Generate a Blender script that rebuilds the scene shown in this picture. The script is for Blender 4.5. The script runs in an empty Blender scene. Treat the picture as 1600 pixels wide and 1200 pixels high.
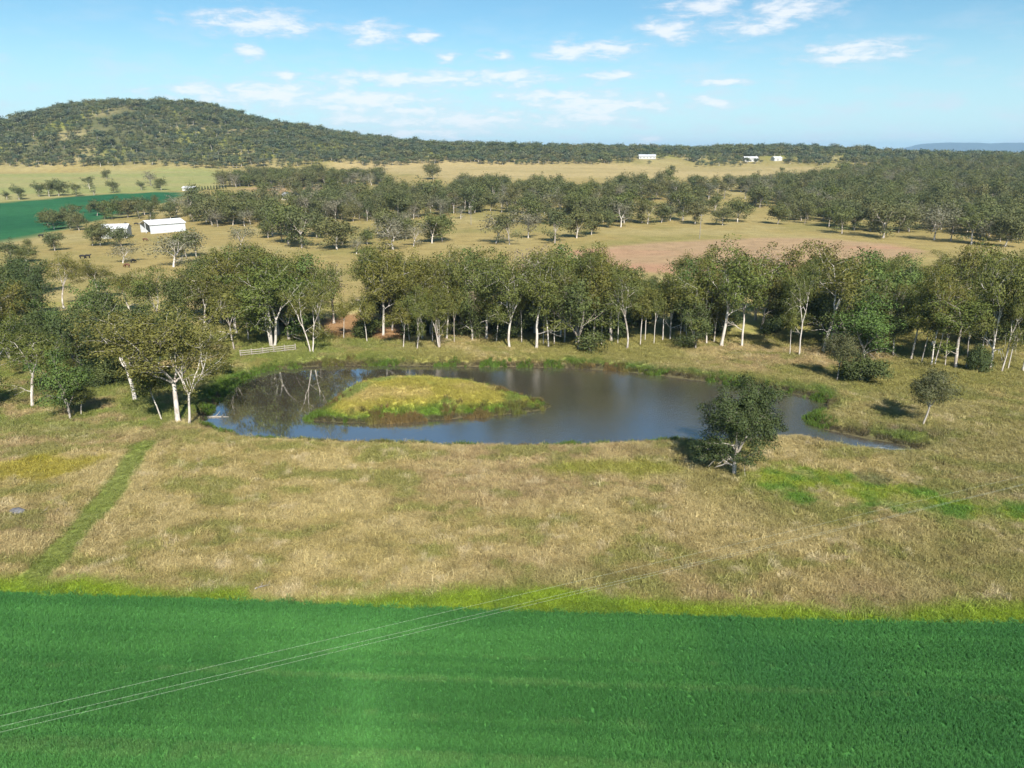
import bpy, math, random
import numpy as np
from mathutils import Vector, Matrix
R = math.radians
rng = np.random.default_rng(7)
random.seed(7)
sc = bpy.context.scene
C = sc.collection

# ------------------------------------------------------------------ camera, sky, sun, exposure
CAM_H, PITCH, F = 38.0, R(17.7), 1142.0          # drone height in metres, tilt, focal length in photo pixels (1600 wide)
cam_d = bpy.data.cameras.new('camera'); cam = bpy.data.objects.new('camera', cam_d); C.objects.link(cam)
cam.location = (0, 0, CAM_H); cam.rotation_euler = (math.pi/2 - PITCH, 0, 0)
cam_d.angle = 2*math.atan(800/F); cam_d.clip_start = 0.5; cam_d.clip_end = 60000
sc.camera = cam
SUN_EL, SHADOW_AZ = R(41), R(-14)                # shadows fall away from the camera, a little to one side
sdir = Vector((math.sin(SHADOW_AZ)*math.cos(SUN_EL), math.cos(SHADOW_AZ)*math.cos(SUN_EL), -math.sin(SUN_EL)))
sun_d = bpy.data.lights.new('sun', 'SUN'); sun = bpy.data.objects.new('sun', sun_d); C.objects.link(sun)
sun.rotation_euler = sdir.to_track_quat('-Z', 'Y').to_euler(); sun.location = (60, -60, 300)
sun_d.energy = 5.0; sun_d.angle = R(0.5); sun_d.color = (1.0, 0.94, 0.84)
sc.view_settings.view_transform = 'Standard'; sc.view_settings.look = 'None'
sc.view_settings.gamma = 1.0; sc.view_settings.use_curve_mapping = False; sc.view_settings.exposure = 0.75
sc.render.engine = 'CYCLES'
cy = sc.cycles
cy.use_denoising = True; cy.max_bounces = 5; cy.diffuse_bounces = 2; cy.glossy_bounces = 2; cy.transmission_bounces = 2
cy.transparent_max_bounces = 4; cy.volume_bounces = 0; cy.sample_clamp_indirect = 4.0
cy.use_adaptive_sampling = True; cy.adaptive_threshold = 0.02

# ---- node helpers
def nd(t, typ, **kw):
    n = t.nodes.new(typ)
    for k, v in kw.items(): setattr(n, k, v)
    return n
def put(t, sock, v):
    if hasattr(v, 'is_linked') or isinstance(v, bpy.types.NodeSocket): t.links.new(v, sock)
    elif isinstance(v, (tuple, list)) and len(v) == 3 and sock.type == 'RGBA': sock.default_value = (*v, 1)
    else: sock.default_value = v
def M_(t, op, a, b=None, c=None, clamp=False):
    n = nd(t, 'ShaderNodeMath', operation=op, use_clamp=clamp); put(t, n.inputs[0], a)
    if b is not None: put(t, n.inputs[1], b)
    if c is not None: put(t, n.inputs[2], c)
    return n.outputs[0]
def V_(t, op, a, b=None, out=0):
    n = nd(t, 'ShaderNodeVectorMath', operation=op); put(t, n.inputs[0], a)
    if b is not None: put(t, n.inputs[1], b)
    return n.outputs[out]
def MR(t, v, a, b, c=0.0, d=1.0, smooth=True):
    n = nd(t, 'ShaderNodeMapRange', interpolation_type='SMOOTHSTEP' if smooth else 'LINEAR', clamp=True)
    for i, x in enumerate((v, a, b, c, d)): put(t, n.inputs[i], x)
    return n.outputs[0]
def MIX(t, f, a, b, blend='MIX'):
    n = nd(t, 'ShaderNodeMix', data_type='RGBA', blend_type=blend)
    put(t, n.inputs[0], f); put(t, n.inputs[6], a); put(t, n.inputs[7], b)
    return n.outputs[2]
def NOISE(t, vec, scale, detail=3.0, rough=0.55, dist=0.0):
    n = nd(t, 'ShaderNodeTexNoise'); 
    if vec is not None: put(t, n.inputs['Vector'], vec)
    n.inputs['Scale'].default_value = scale; n.inputs['Detail'].default_value = detail
    n.inputs['Roughness'].default_value = rough; n.inputs['Distortion'].default_value = dist
    return n.outputs[0]

def ray(px, py):
    a, b = (px - 800)/F, (600 - py)/F
    return np.array([a, math.cos(PITCH) + b*math.sin(PITCH), -math.sin(PITCH) + b*math.cos(PITCH)])

# ---- world: daylight sky with small flat clouds drifting in it
w = bpy.data.worlds.new('World'); sc.world = w; w.use_nodes = True
t = w.node_tree; t.nodes.clear()
sky = nd(t, 'ShaderNodeTexSky', sky_type='NISHITA', sun_disc=False)
sky.sun_elevation = SUN_EL
to_sun = -sdir
sky.sun_rotation = math.atan2(to_sun.x, to_sun.y)
sky.altitude = 400; sky.air_density = 1.0; sky.dust_density = 0.25; sky.ozone_density = 2.2
tc = nd(t, 'ShaderNodeTexCoord')
sep = nd(t, 'ShaderNodeSeparateXYZ'); t.links.new(tc.outputs['Generated'], sep.inputs[0])
az = M_(t, 'ARCTAN2', sep.outputs[0], sep.outputs[1]); el = M_(t, 'ARCSINE', sep.outputs[2])
cmb = nd(t, 'ShaderNodeCombineXYZ'); put(t, cmb.inputs[0], az); put(t, cmb.inputs[1], el)
uv = cmb.outputs[0]
stretch = V_(t, 'MULTIPLY', uv, (1.0, 3.4, 1.0))
n_big = NOISE(t, stretch, 14.0, 4.0, 0.6)
n_fine = NOISE(t, stretch, 30.0, 6.0, 0.66, 0.3)
nwarp = nd(t, 'ShaderNodeTexNoise'); put(t, nwarp.inputs['Vector'], stretch); nwarp.inputs['Scale'].default_value = 22
nwarp.inputs['Detail'].default_value = 3
warp = V_(t, 'MULTIPLY', V_(t, 'SUBTRACT', nwarp.outputs[1], (0.5, 0.5, 0.5)), (0.05, 0.018, 0))
uvw = V_(t, 'ADD', uv, warp)
CLOUDS = [(395,37,80,17),(450,42,34,11),(585,52,42,15),(663,57,24,8),(390,83,22,10),(775,87,22,7),(700,93,16,6),(890,80,44,14),
 (958,78,40,12),(1100,8,55,14),(1050,46,38,16),(1180,40,62,13),(1230,16,58,15),(1345,72,72,11),(1325,90,64,8),(960,117,44,9),
 (640,124,170,12),(800,122,60,13),(450,120,28,7),(560,158,130,18),(400,147,130,18),(720,186,150,17),(930,163,125,18),
 (915,186,85,11),(1112,162,48,9),(1125,127,44,6),(660,208,130,10),(640,173,70,10),(870,150,100,9),(300,140,60,10),(560,186,70,9),(1010,220,30,6)]
cov = None
for (px, py, hw, hh) in CLOUDS:
    d = ray(px, py); d = d/np.linalg.norm(d)
    a0, e0 = math.atan2(d[0], d[1]), math.asin(d[2])
    q = V_(t, 'MULTIPLY', V_(t, 'SUBTRACT', uvw, (a0, e0, 0)), (F/hw*0.72, F/hh*0.72, 0))
    g = M_(t, 'SUBTRACT', 1.25, V_(t, 'LENGTH', q, out=1))
    cov = g if cov is None else M_(t, 'MAXIMUM', cov, g)
cov = M_(t, 'MAXIMUM', cov, 0.0)
# the same kind of thin cloud goes on round the rest of the sky
band = M_(t, 'MULTIPLY', MR(t, el, 0.0, 0.06), MR(t, el, 0.9, 0.3))
else_where = M_(t, 'MULTIPLY', MR(t, n_big, 0.60, 0.72), M_(t, 'MULTIPLY', band, MR(t, M_(t, 'ABSOLUTE', az), 0.6, 0.75)))
cov = M_(t, 'MAXIMUM', cov, else_where)
dens = M_(t, 'ADD', M_(t, 'MULTIPLY', cov, 0.95), M_(t, 'MULTIPLY', M_(t, 'SUBTRACT', n_fine, 0.52), 2.4))
alpha = M_(t, 'MULTIPLY', MR(t, dens, 0.0, 1.25), M_(t, 'MINIMUM', M_(t, 'MULTIPLY', cov, 4.0), 1.0))
alpha = M_(t, 'MULTIPLY', alpha, 0.84)
hazy = M_(t, 'MULTIPLY', MR(t, n_big, 0.42, 0.75), MR(t, el, 0.2, 0.02))
alpha = M_(t, 'MAXIMUM', alpha, M_(t, 'MULTIPLY', hazy, 0.62))
ccol = MIX(t, MR(t, dens, 0.45, 1.05), (6.6, 7.3, 8.4), (8.8, 9.0, 9.3))
tint = MIX(t, 1.0, sky.outputs[0], (0.74, 1.06, 1.10), 'MULTIPLY')
tint = MIX(t, MR(t, el, .17, -.01, 0, .8), tint, (5.6, 7.9, 9.1))     # pale air low down, all the way round
skyc = MIX(t, alpha, tint, ccol)
bg = nd(t, 'ShaderNodeBackground'); put(t, bg.inputs[0], skyc); bg.inputs[1].default_value = 0.0675
t.links.new(bg.outputs[0], nd(t, 'ShaderNodeOutputWorld').inputs[0])

# ------------------------------------------------------------------ numeric helpers
def unproject(px, py, z=0.0):
    d = ray(px, py); k = (z - CAM_H)/d[2]
    return np.array([d[0]*k, d[1]*k])
def project(x, y, z):
    vz = z - CAM_H
    depth = y*math.cos(PITCH) - vz*math.sin(PITCH)
    up = y*math.sin(PITCH) + vz*math.cos(PITCH)
    return 800 + F*x/depth, 600 - F*up/depth
_P = rng.random((512, 512))
def vnoise(x, y, s, off=0.0):
    x = np.asarray(x, float)*s + off; y = np.asarray(y, float)*s + off*1.7
    xi = np.floor(x).astype(int); yi = np.floor(y).astype(int); fx = x - xi; fy = y - yi
    fx = fx*fx*(3-2*fx); fy = fy*fy*(3-2*fy)
    g = lambda i, j: _P[(xi+i) % 512, (yi+j) % 512]
    return (g(0,0)*(1-fx)+g(1,0)*fx)*(1-fy) + (g(0,1)*(1-fx)+g(1,1)*fx)*fy
def fbm(x, y, s, o=4, off=0.0):
    a, tot, v = 0.5, 0, 0
    for i in range(o):
        v = v + a*vnoise(x, y, s*2**i, off + 31.7*i); tot += a; a *= 0.55
    return v/tot
def sst(a, b, v):
    k = np.clip((v-a)/(b-a), 0, 1); return k*k*(3-2*k)
def sdf(poly, X, Y):
    """signed distance to a polygon, negative inside"""
    poly = np.asarray(poly, float); d2 = np.full(X.shape, 1e18); ins = np.zeros(X.shape, bool)
    for i in range(len(poly)):
        ax, ay = poly[i]; bx, by = poly[(i+1) % len(poly)]
        ex, ey = bx-ax, by-ay; px, py = X-ax, Y-ay
        k = np.clip((px*ex+py*ey)/(ex*ex+ey*ey+1e-9), 0, 1)
        d2 = np.minimum(d2, (px-k*ex)**2 + (py-k*ey)**2)
        c = ((ay <= Y) & (by > Y)) | ((by <= Y) & (ay > Y))
        with np.errstate(divide='ignore', invalid='ignore'):
            xx = ax + (Y-ay)/(by-ay)*ex
        ins ^= c & (X < xx)
    d = np.sqrt(d2); return np.where(ins, -d, d)
def sline(pts, X, Y):
    d2 = np.full(X.shape, 1e18)
    for (ax, ay), (bx, by) in zip(pts[:-1], pts[1:]):
        ex, ey = bx-ax, by-ay; px, py = X-ax, Y-ay
        k = np.clip((px*ex+py*ey)/(ex*ex+ey*ey+1e-9), 0, 1)
        d2 = np.minimum(d2, (px-k*ex)**2 + (py-k*ey)**2)
    return np.sqrt(d2)

# ------------------------------------------------------------------ lie of the land
WATER_Z = -0.9
POND_PX = [(318,655),(330,640),(350,614),(372,598),(400,584),(440,576),(500,572),(600,571),(700,572),(800,573),(870,575),(950,578),(1010,584),
 (1060,590),(1120,598),(1180,606),(1230,613),(1270,622),(1293,632),(1285,642),(1262,652),(1262,660),(1295,672),(1335,681),(1385,690),(1437,703),
 (1420,709),(1380,708),(1340,703),(1290,694),(1240,684),(1200,686),(1160,692),(1100,693),(1050,692),(1000,694),(950,697),(880,699),(800,700),
 (700,699),(600,696),(500,693),(440,691),(400,688),(370,683),(345,675),(325,668)]
POND = [unproject(x, y, WATER_Z) for x, y in POND_PX]
ISLE_PX = [(478,657),(520,660),(580,661),(650,658),(700,655),(760,650),(810,646),(845,641),(863,635),(845,628),(815,619),(780,610),(740,602),(690,597),(640,594),(590,596),(560,604),(530,618),(505,636)]
ISLE = [unproject(x, y, WATER_Z) for x, y in ISLE_PX]
HILL_X = [-2200,-1500,-1000,-838,-800,-735,-672,-590,-525,-472,-420,-367,-315,-252,-190,-105,0,210,315,525,650,840,1200,2500]
HILL_PY= [ 240, 234, 218, 206, 195, 176, 160, 151, 154, 168, 185, 190, 200, 208, 215, 221,223,226,226,226,234,238,236,236]
def base_h(X, Y):
    b = np.interp(Y, [-500, 400, 560, 720, 900, 1150, 1500, 3000, 30000], [0, 0, 2.6, 7.0, 13.0, 22.0, 24.0, 16.0, 0.0])
    return b*np.interp(X, [-900, -300, 0, 500, 900], [1.2, 1.1, 1.0, .92, .85])
def ground_h(X, Y):
    X = np.asarray(X, float); Y = np.asarray(Y, float)
    z = base_h(X, Y)
    z = z + (fbm(X, Y, 0.02, 3, 3.1)-0.5)*1.0*sst(20, 60, Y) + (fbm(X, Y, 0.006, 3, 9.3)-0.5)*5*sst(420, 900, Y)*sst(6000, 3000, Y)
    # hills on the skyline: crest line across the view at 1250 m
    hy = np.interp(X, HILL_X, HILL_PY)
    crest = CAM_H + 1250*np.tan(np.arctan((600-hy)/F) - PITCH) - 12.0
    foot = np.interp(X, [-2000, -700, -330, -200, 0, 2000], [880, 880, 930, 1000, 1040, 1040])
    k = np.clip((Y-foot)/(1250-foot), 0, 1); up = np.sin(k*math.pi/2)**1.15
    down = sst(2100, 1300, Y)
    z = z + np.maximum(crest - base_h(X, np.full_like(Y, 1250.0)), 0)*up*down*(1+0.12*(fbm(X, Y, 0.008, 3, 5.5)-0.5)*sst(880, 1000, Y))
    near = (np.abs(X) < 120) & (Y > 60) & (Y < 160)
    if near.any():
        xx, yy = X[near], Y[near]
        wob = (fbm(xx, yy, 0.35, 3, 1.2)-0.5)*1.1
        d = sdf(POND, xx, yy) + wob*0.8
        zz = z[near]*sst(2, 12, d)
        rim = 0.25*np.exp(-((d-3.5)/2.5)**2)
        prof = np.interp(d, [-12, -3, 0, 0.9, 3.0], [-2.6, -1.7, WATER_Z, WATER_Z+0.45, 0.0])
        zz = np.where(d < 3.0, prof, zz) + rim*(d > 0)
        di = sdf(ISLE, xx, yy) + wob*0.7
        pk = np.array([-16.3, 113.0])
        r = np.hypot((xx-pk[0])/17.0, (yy-pk[1])/10.5)
        mound = WATER_Z + np.clip(-di, -3, 2.5)*0.28 + 2.7*np.clip(1-r, 0, 1)**.95*(.8+.4*fbm(xx, yy, .12, 3, 66))*sst(0, -4, di) + (fbm(xx, yy, .25, 3, 4)-.5)*0.5*sst(0, -2, di)
        zz = np.where(di < 3, np.maximum(zz, mound), zz)
        z = z.copy(); z[near] = zz
    return z
def gz(x, y): return float(ground_h(np.array([x]), np.array([y]))[0])
_K = 20.0*1.006**np.arange(960)
def on_ground(px, py):
    """where the sight line through a photo pixel meets the land"""
    d = ray(px, py); ks = _K
    for _ in range(3):
        z = ground_h(d[0]*ks, d[1]*ks); i = int(np.argmax(CAM_H + d[2]*ks < z)); i = max(i, 1)
        ks = np.linspace(ks[i-1], ks[i], 40)
    k = ks[0]; return np.array([d[0]*k, d[1]*k, gz(d[0]*k, d[1]*k)])

# ------------------------------------------------------------------ land colours (what grows where)
edge_px = [(-200,921),(0,926),(300,935),(640,947),(800,952),(1000,958),(1200,966),(1400,971),(1600,974),(1800,979)]
E = np.array([unproject(x, y) for x, y in edge_px]); ROW = float((E[8,1]-E[1,1])/(E[8,0]-E[1,0]))   # the drill rows run with the field edge
def crop_edge(X): return np.interp(X, E[:,0], E[:,1]) + np.where(X < E[0,0], (X-E[0,0])*(E[1,1]-E[0,1])/(E[1,0]-E[0,0]), 0) + np.where(X > E[-1,0], (X-E[-1,0])*(E[-1,1]-E[-2,1])/(E[-1,0]-E[-2,0]), 0)
def poly_px(L): return [unproject(x, y) for x, y in L]
def poly_gr(L): return [on_ground(x, y)[:2] for x, y in L]
SWAMP = poly_px([(1155,738),(1220,728),(1330,742),(1450,772),(1600,796),(1700,810),(1700,850),(1600,824),(1480,806),(1350,790),(1250,776),(1170,758)])
YELLOW = poly_px([(-60,742),(0,728),(60,714),(150,722),(110,745),(40,756),(-20,757)])
YEL2 = poly_px([(830,735),(900,722),(1060,722),(1080,740),(980,746),(880,744)])
TRACK = [unproject(x, y) for x, y in [(226,698),(205,730),(168,780),(120,835),(70,890),(38,915)]]
REDSOIL = poly_px([(495,500),(560,488),(640,495),(640,528),(560,530),(500,525)])
PLOUGH = poly_gr([(880,392),(1000,381),(1150,373),(1260,371),(1390,381),(1450,392),(1420,402),(1300,420),(1100,430),(960,422)])
LCROP = poly_gr([(-200,332),(0,317),(130,306),(278,299),(300,304),(240,320),(150,345),(72,366),(0,379),(-200,400)])
PALE = poly_gr([(-300,330),(0,316),(130,305),(278,298),(345,292),(352,268),(300,262),(0,272),(-300,280)])
BROWN2 = poly_gr([(380,294),(430,290),(520,290),(560,296),(540,306),(430,306)])
TAN = poly_gr([(500,252),(620,246),(760,250),(1320,262),(1325,272),(1200,277),(900,278),(700,280),(600,268),(520,262)])
def land(X, Y):
    """base colour, grass density, grass height, wetness of the land at points"""
    n1 = fbm(X, Y, 0.06, 4, 11); n2 = fbm(X, Y, 0.25, 4, 21); n3 = fbm(X, Y, 0.015, 3, 33); n4 = fbm(X, Y, 0.9, 3, 41)
    def c(*v): return np.array(v)[None, :]
    def mix(A, B, k): return A*(1-k[:, None]) + B*k[:, None]
    dry, pink, olive = c(.385,.315,.13), c(.385,.295,.15), c(.235,.235,.075)
    wx, wy = X + (n1-.5)*14, (Y + (fbm(X,Y,.06,3,44)-.5)*10)*1.7
    st = fbm(wx, wy, .22, 4, 57)
    col = mix(np.repeat(dry, len(X), 0), pink, sst(.42,.62,fbm(X,Y,.035,3,12)))
    col = mix(col, c(.225,.245,.062), sst(.52,.66,st)*.65)
    col = mix(col, c(.50,.41,.20), sst(.46,.36,st)*.7)
    col = mix(col, olive, sst(.56,.70,fbm(X,Y,.03,3,51))*.45)
    col = mix(col, c(.56,.47,.29), sst(.60,.74,n4*.7+n2*.3)*.7)
    col = mix(col, c(.20,.17,.07), sst(.40,.28,n4*.7+n2*.3)*.5)
    dens = np.ones(len(X)); hgt = 0.75 + 0.6*n2
    # mid paddocks beyond the tree belt: short straw coloured grazing
    mid = sst(165, 210, Y)
    midc = mix(np.repeat(c(.295,.232,.092), len(X), 0), c(.235,.205,.074), sst(.4,.65,n3*.6+n1*.4))
    midc = mix(midc, c(.31,.255,.11), sst(.5,.7,fbm(X,Y,.03,3,63)))
    col = mix(col, midc, mid)
    # ground round the dam is greener
    near = (np.abs(X) < 140) & (Y > 50) & (Y < 190)
    dp = np.full(len(X), 99.0); di = np.full(len(X), 99.0)
    dp[near] = sdf(POND, X[near], Y[near]); di[near] = sdf(ISLE, X[near], Y[near])
    far_bank = sst(104, 116, Y)*(Y < 190)
    col = mix(col, c(.27,.255,.075), far_bank*sst(.35,.6,n1)*.8)
    gl = near*sst(-14,-34,X)*sst(92,100,Y)*sst(175,140,Y)
    col = mix(col, c(.20,.24,.055), gl*sst(.3,.55,n2)*.8)
    fringe = sst(4.5, 0.3, dp + (n2-.5)*5)*sst(88,98,Y)
    col = mix(col, c(.075,.17,.018), fringe*sst(-.2, .5, (Y-100)/30)*sst(.35,.55,fbm(X,Y,.05,2,77)+sst(22,38,X)*.3)*.9)
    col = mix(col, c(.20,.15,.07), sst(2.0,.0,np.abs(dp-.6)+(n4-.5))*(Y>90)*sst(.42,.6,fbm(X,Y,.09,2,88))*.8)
    if near.any():
        isl = sst(.6,-.6,di)
        ic = mix(np.repeat(c(.43,.345,.13), len(X), 0), c(.36,.32,.07), sst(.40,.58,n1*.5+n2*.5))
        ic = mix(ic, c(.16,.22,.05), sst(.50,.66,fbm(X,Y,.18,3,99))*.8)
        ic = mix(ic, c(.12,.20,.025), sst(-3.4,-1.0,di+(n2-.5)*3))
        ic = mix(ic, c(.17,.125,.05), sst(.5,.66,fbm(X,Y,.5,2,5))*sst(-3,-.3,di)*.7)
        col = mix(col, ic, isl)
        s = sdf(SWAMP, X, Y) if near.all() else np.where(near, 99.0, 99.0)
        if not near.all():
            s[near] = sdf(SWAMP, X[near], Y[near])
        k = sst(2.0,-1.2,s+(n2-.5)*8+(n4-.5)*3)
        sw = mix(np.repeat(c(.115,.225,.03), len(X), 0), c(.24,.295,.035), sst(.42,.6,n2))
        sw = mix(sw, c(.17,.16,.075), sst(.58,.68,fbm(X,Y,.11,3,123))*.8)
        col = mix(col, sw, k*(.55+.4*sst(.35,.6,fbm(X,Y,.5,3,143)))); hgt = hgt*(1-.35*k)
        for poly, cc, soft in ((YELLOW, c(.34,.30,.03), 3.0), (YEL2, c(.28,.29,.045), 4.0)):
            s = np.full(len(X), 99.0); s[near] = sdf(poly, X[near], Y[near])
            col = mix(col, cc, sst(soft*.4,-soft*.5,s+(n2-.5)*5)*.75)
        # bare wet mud and rank green at the shallow end
        mk = np.exp(-(((X-51)/9)**2+((Y-95)/3.2)**2))
        col = mix(col, c(.14,.105,.065), np.clip(mk*1.4,0,1)*sst(.40,.56,n2)*.9)
        col = mix(col, c(.10,.20,.025), np.clip(mk*1.2,0,1)*sst(.58,.46,n2)*.6)
        s = np.full(len(X), 99.0); s[near] = sdf(REDSOIL, X[near], Y[near])
        col = mix(col, c(.30,.155,.085), sst(2,-2,s+(n2-.5)*7)*.8)
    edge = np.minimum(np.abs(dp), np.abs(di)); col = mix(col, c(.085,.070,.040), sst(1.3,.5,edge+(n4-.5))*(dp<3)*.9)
    tr = np.full(len(X), 99.0); tr[near] = sline(TRACK, X[near], Y[near])
    tk = sst(1.9,1.1,tr+(n2-.5)*1.2)
    col = mix(col, c(.17,.22,.045), tk*.85); hgt = hgt*(1-.75*tk)
    # lush strip along the crop, then the crop itself
    e = Y - crop_edge(X)
    ys = sst(3.4,1.1,e + (n1-.5)*7 + (n2-.5)*2)*(e > -2)
    col = mix(col, mix(np.repeat(c(.225,.315,.028), len(X), 0), c(.17,.255,.03), sst(.45,.65,n2)), ys); hgt = hgt*(1-.35*ys)
    ck = (e < 0).astype(float)
    lines = vnoise(X*.02, (Y-ROW*X), 1.4, 17)*.5 + vnoise(X*.012, (Y-ROW*X), .45, 27)*.5
    cc = mix(np.repeat(c(.060,.195,.048), len(X), 0), c(.088,.258,.064), sst(.3,.7,lines*.75+n2*.25))
    cc = mix(cc, c(.044,.165,.050), sst(.52,.72,fbm(X,Y,.05,3,71))*.6)
    thin = sst(.62,.80,vnoise(X*.012,(Y-ROW*X),1.1,7)*.6+n4*.4)
    cc = mix(cc, c(.18,.30,.10), thin*.28)
    col = mix(col, cc, ck)
    # far country
    fx = Y > 220
    if fx.any():
        xx, yy = X[fx], Y[fx]; cf = col[fx]; k2 = n1[fx]; k3 = n3[fx]
        def zone(poly, soft): return sst(soft,-soft,sdf(poly, xx, yy)+(k2-.5)*soft*2)
        cf = mix(cf, mix(np.repeat(c(.365,.218,.132), len(xx), 0), c(.335,.232,.132), sst(.35,.65,fbm(xx*.3,yy,.05,3,81))), zone(PLOUGH, 4))
        cf = mix(cf, mix(np.repeat(c(.29,.265,.11), len(xx), 0), c(.24,.25,.09), sst(.4,.6,fbm(xx*.2,yy,.02,3,83))), zone(PALE, 5))
        cf = mix(cf, mix(np.repeat(c(.020,.094,.040), len(xx), 0), c(.030,.120,.047), sst(.3,.7,fbm(xx,yy,.03,3,85))), zone(LCROP, 2))
        cf = mix(cf, c(.33,.225,.115), zone(BROWN2, 5))
        tanc = mix(np.repeat(c(.37,.29,.135), len(xx), 0), c(.31,.25,.11), sst(.4,.6,fbm(xx*.15,yy,.05,3,87)))
        cf = mix(cf, tanc, sst(640, 720, yy)*.0 + zone(TAN, 8))
        hz = ground_h(xx, yy) - base_h(xx, yy)
        hill = sst(4, 12, hz)
        hc = mix(np.repeat(c(.105,.108,.05), len(xx), 0), c(.21,.22,.05), sst(.50,.62,fbm(xx,yy,.018,3,91)))
        hc = mix(hc, c(.30,.255,.12), sst(.60,.70,fbm(xx,yy,.022,3,95)))
        cf = mix(cf, hc, hill); cf = mix(cf, c(.14,.15,.06), sst(1600, 2400, yy)*.7)
        col[fx] = cf
    tall = hgt
    return np.clip(col, 0.005, 1), tall, e, dp, di

# ------------------------------------------------------------------ materials
MAT = {}
def new_mat(name):
    m = bpy.data.materials.new(name); m.use_nodes = True; m.node_tree.nodes.clear(); MAT[name] = m
    return m, m.node_tree
def out(t, s, disp=None):
    o = nd(t, 'ShaderNodeOutputMaterial'); t.links.new(s, o.inputs[0])
def principled(t, col, rough=0.8, spec=0.2, normal=None):
    p = nd(t, 'ShaderNodeBsdfPrincipled'); put(t, p.inputs['Base Color'], col); put(t, p.inputs['Roughness'], rough)
    p.inputs['Specular IOR Level'].default_value = spec
    if normal is not None: t.links.new(normal, p.inputs['Normal'])
    return p
def bump(t, h, strength=0.5, dist=0.1):
    b = nd(t, 'ShaderNodeBump'); b.inputs['Strength'].default_value = strength; b.inputs['Distance'].default_value = dist
    t.links.new(h, b.inputs['Height']); return b.outputs[0]
def simple(name, col, rough=0.7, var=0.15, scale=3.0, spec=0.3, metal=0.0):
    m, t = new_mat(name)
    tc = nd(t, 'ShaderNodeTexCoord'); n = NOISE(t, tc.outputs['Object'], scale, 4)
    k = MR(t, n, .3, .7, 1-var, 1+var, False)
    c = MIX(t, 1.0, col, k, 'MULTIPLY')
    p = principled(t, c, rough, spec, bump(t, n, .15, .02)); p.inputs['Metallic'].default_value = metal
    out(t, p.outputs[0]); return m
# land
m, t = new_mat('land')
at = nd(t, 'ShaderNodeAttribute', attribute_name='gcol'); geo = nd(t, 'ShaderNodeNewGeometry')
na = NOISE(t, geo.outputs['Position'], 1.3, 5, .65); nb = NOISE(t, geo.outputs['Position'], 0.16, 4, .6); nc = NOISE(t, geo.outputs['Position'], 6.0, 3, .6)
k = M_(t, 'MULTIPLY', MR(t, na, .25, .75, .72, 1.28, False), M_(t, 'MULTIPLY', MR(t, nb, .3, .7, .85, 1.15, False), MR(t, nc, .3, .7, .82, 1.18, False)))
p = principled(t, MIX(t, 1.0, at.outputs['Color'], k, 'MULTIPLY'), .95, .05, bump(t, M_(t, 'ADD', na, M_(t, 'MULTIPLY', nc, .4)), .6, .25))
out(t, p.outputs[0])
# grass blades: colour carried by each tuft
def blade_mat(name, vary, trans):
    m, t = new_mat(name)
    at = nd(t, 'ShaderNodeAttribute', attribute_name='gcol', attribute_type='INSTANCER')
    oi = nd(t, 'ShaderNodeObjectInfo'); tone = nd(t, 'ShaderNodeAttribute', attribute_name='tone')
    k = M_(t, 'MULTIPLY', MR(t, oi.outputs['Random'], 0, 1, 1-vary, 1+vary, False), MR(t, tone.outputs['Fac'], 0, 1, .75, 1.25, False))
    c = MIX(t, 1.0, at.outputs['Color'], k, 'MULTIPLY')
    p = principled(t, c, .6, .25)
    tr = nd(t, 'ShaderNodeBsdfTranslucent'); put(t, tr.inputs[0], c)
    mx = nd(t, 'ShaderNodeMixShader'); mx.inputs[0].default_value = trans
    t.links.new(p.outputs[0], mx.inputs[1]); t.links.new(tr.outputs[0], mx.inputs[2]); out(t, mx.outputs[0])
blade_mat('grass_blade', .16, .3); blade_mat('crop_blade', .14, .25)
# foliage
def leaf_mat(name, cols, trans=.16):
    m, t = new_mat(name)
    oi = nd(t, 'ShaderNodeObjectInfo'); tone = nd(t, 'ShaderNodeAttribute', attribute_name='tone')
    cr = nd(t, 'ShaderNodeValToRGB'); cr.color_ramp.interpolation = 'LINEAR'
    el_ = cr.color_ramp.elements
    while len(el_) < len(cols): el_.new(.5)
    for i, cc in enumerate(cols): el_[i].position = i/(len(cols)-1); el_[i].color = (*cc, 1)
    t.links.new(oi.outputs['Random'], cr.inputs[0])
    c = MIX(t, 1.0, cr.outputs[0], MR(t, tone.outputs['Fac'], 0, 1, .68, 1.34, False), 'MULTIPLY')
    p = principled(t, c, .6, .15)
    tr = nd(t, 'ShaderNodeBsdfTranslucent'); put(t, tr.inputs[0], MIX(t, 1.0, c, (1.15, 1.1, .6), 'MULTIPLY'))
    mx = nd(t, 'ShaderNodeMixShader'); mx.inputs[0].default_value = trans
    t.links.new(p.outputs[0], mx.inputs[1]); t.links.new(tr.outputs[0], mx.inputs[2]); out(t, mx.outputs[0]); return m
leaf_mat('leaf_gum', [(.128,.140,.034),(.152,.144,.034),(.112,.132,.036),(.142,.130,.032),(.116,.144,.034)])
leaf_mat('leaf_olive', [(.150,.142,.036),(.142,.140,.038)])
leaf_mat('leaf_dark', [(.080,.108,.036),(.096,.116,.036),(.070,.098,.036)])
leaf_mat('leaf_lone', [(.064,.086,.030),(.064,.086,.030)])
leaf_mat('leaf_small', [(.110,.116,.050),(.120,.120,.060)])
leaf_mat('leaf_bright', [(.090,.146,.036),(.104,.150,.040)])
leaf_mat('leaf_mid', [(.130,.138,.050),(.106,.126,.052),(.142,.146,.062),(.120,.142,.044),(.150,.140,.060)])
leaf_mat('leaf_grey', [(.180,.170,.108),(.155,.158,.098),(.195,.180,.120)])
leaf_mat('leaf_dead', [(.25,.20,.14),(.23,.18,.13)])
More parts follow.
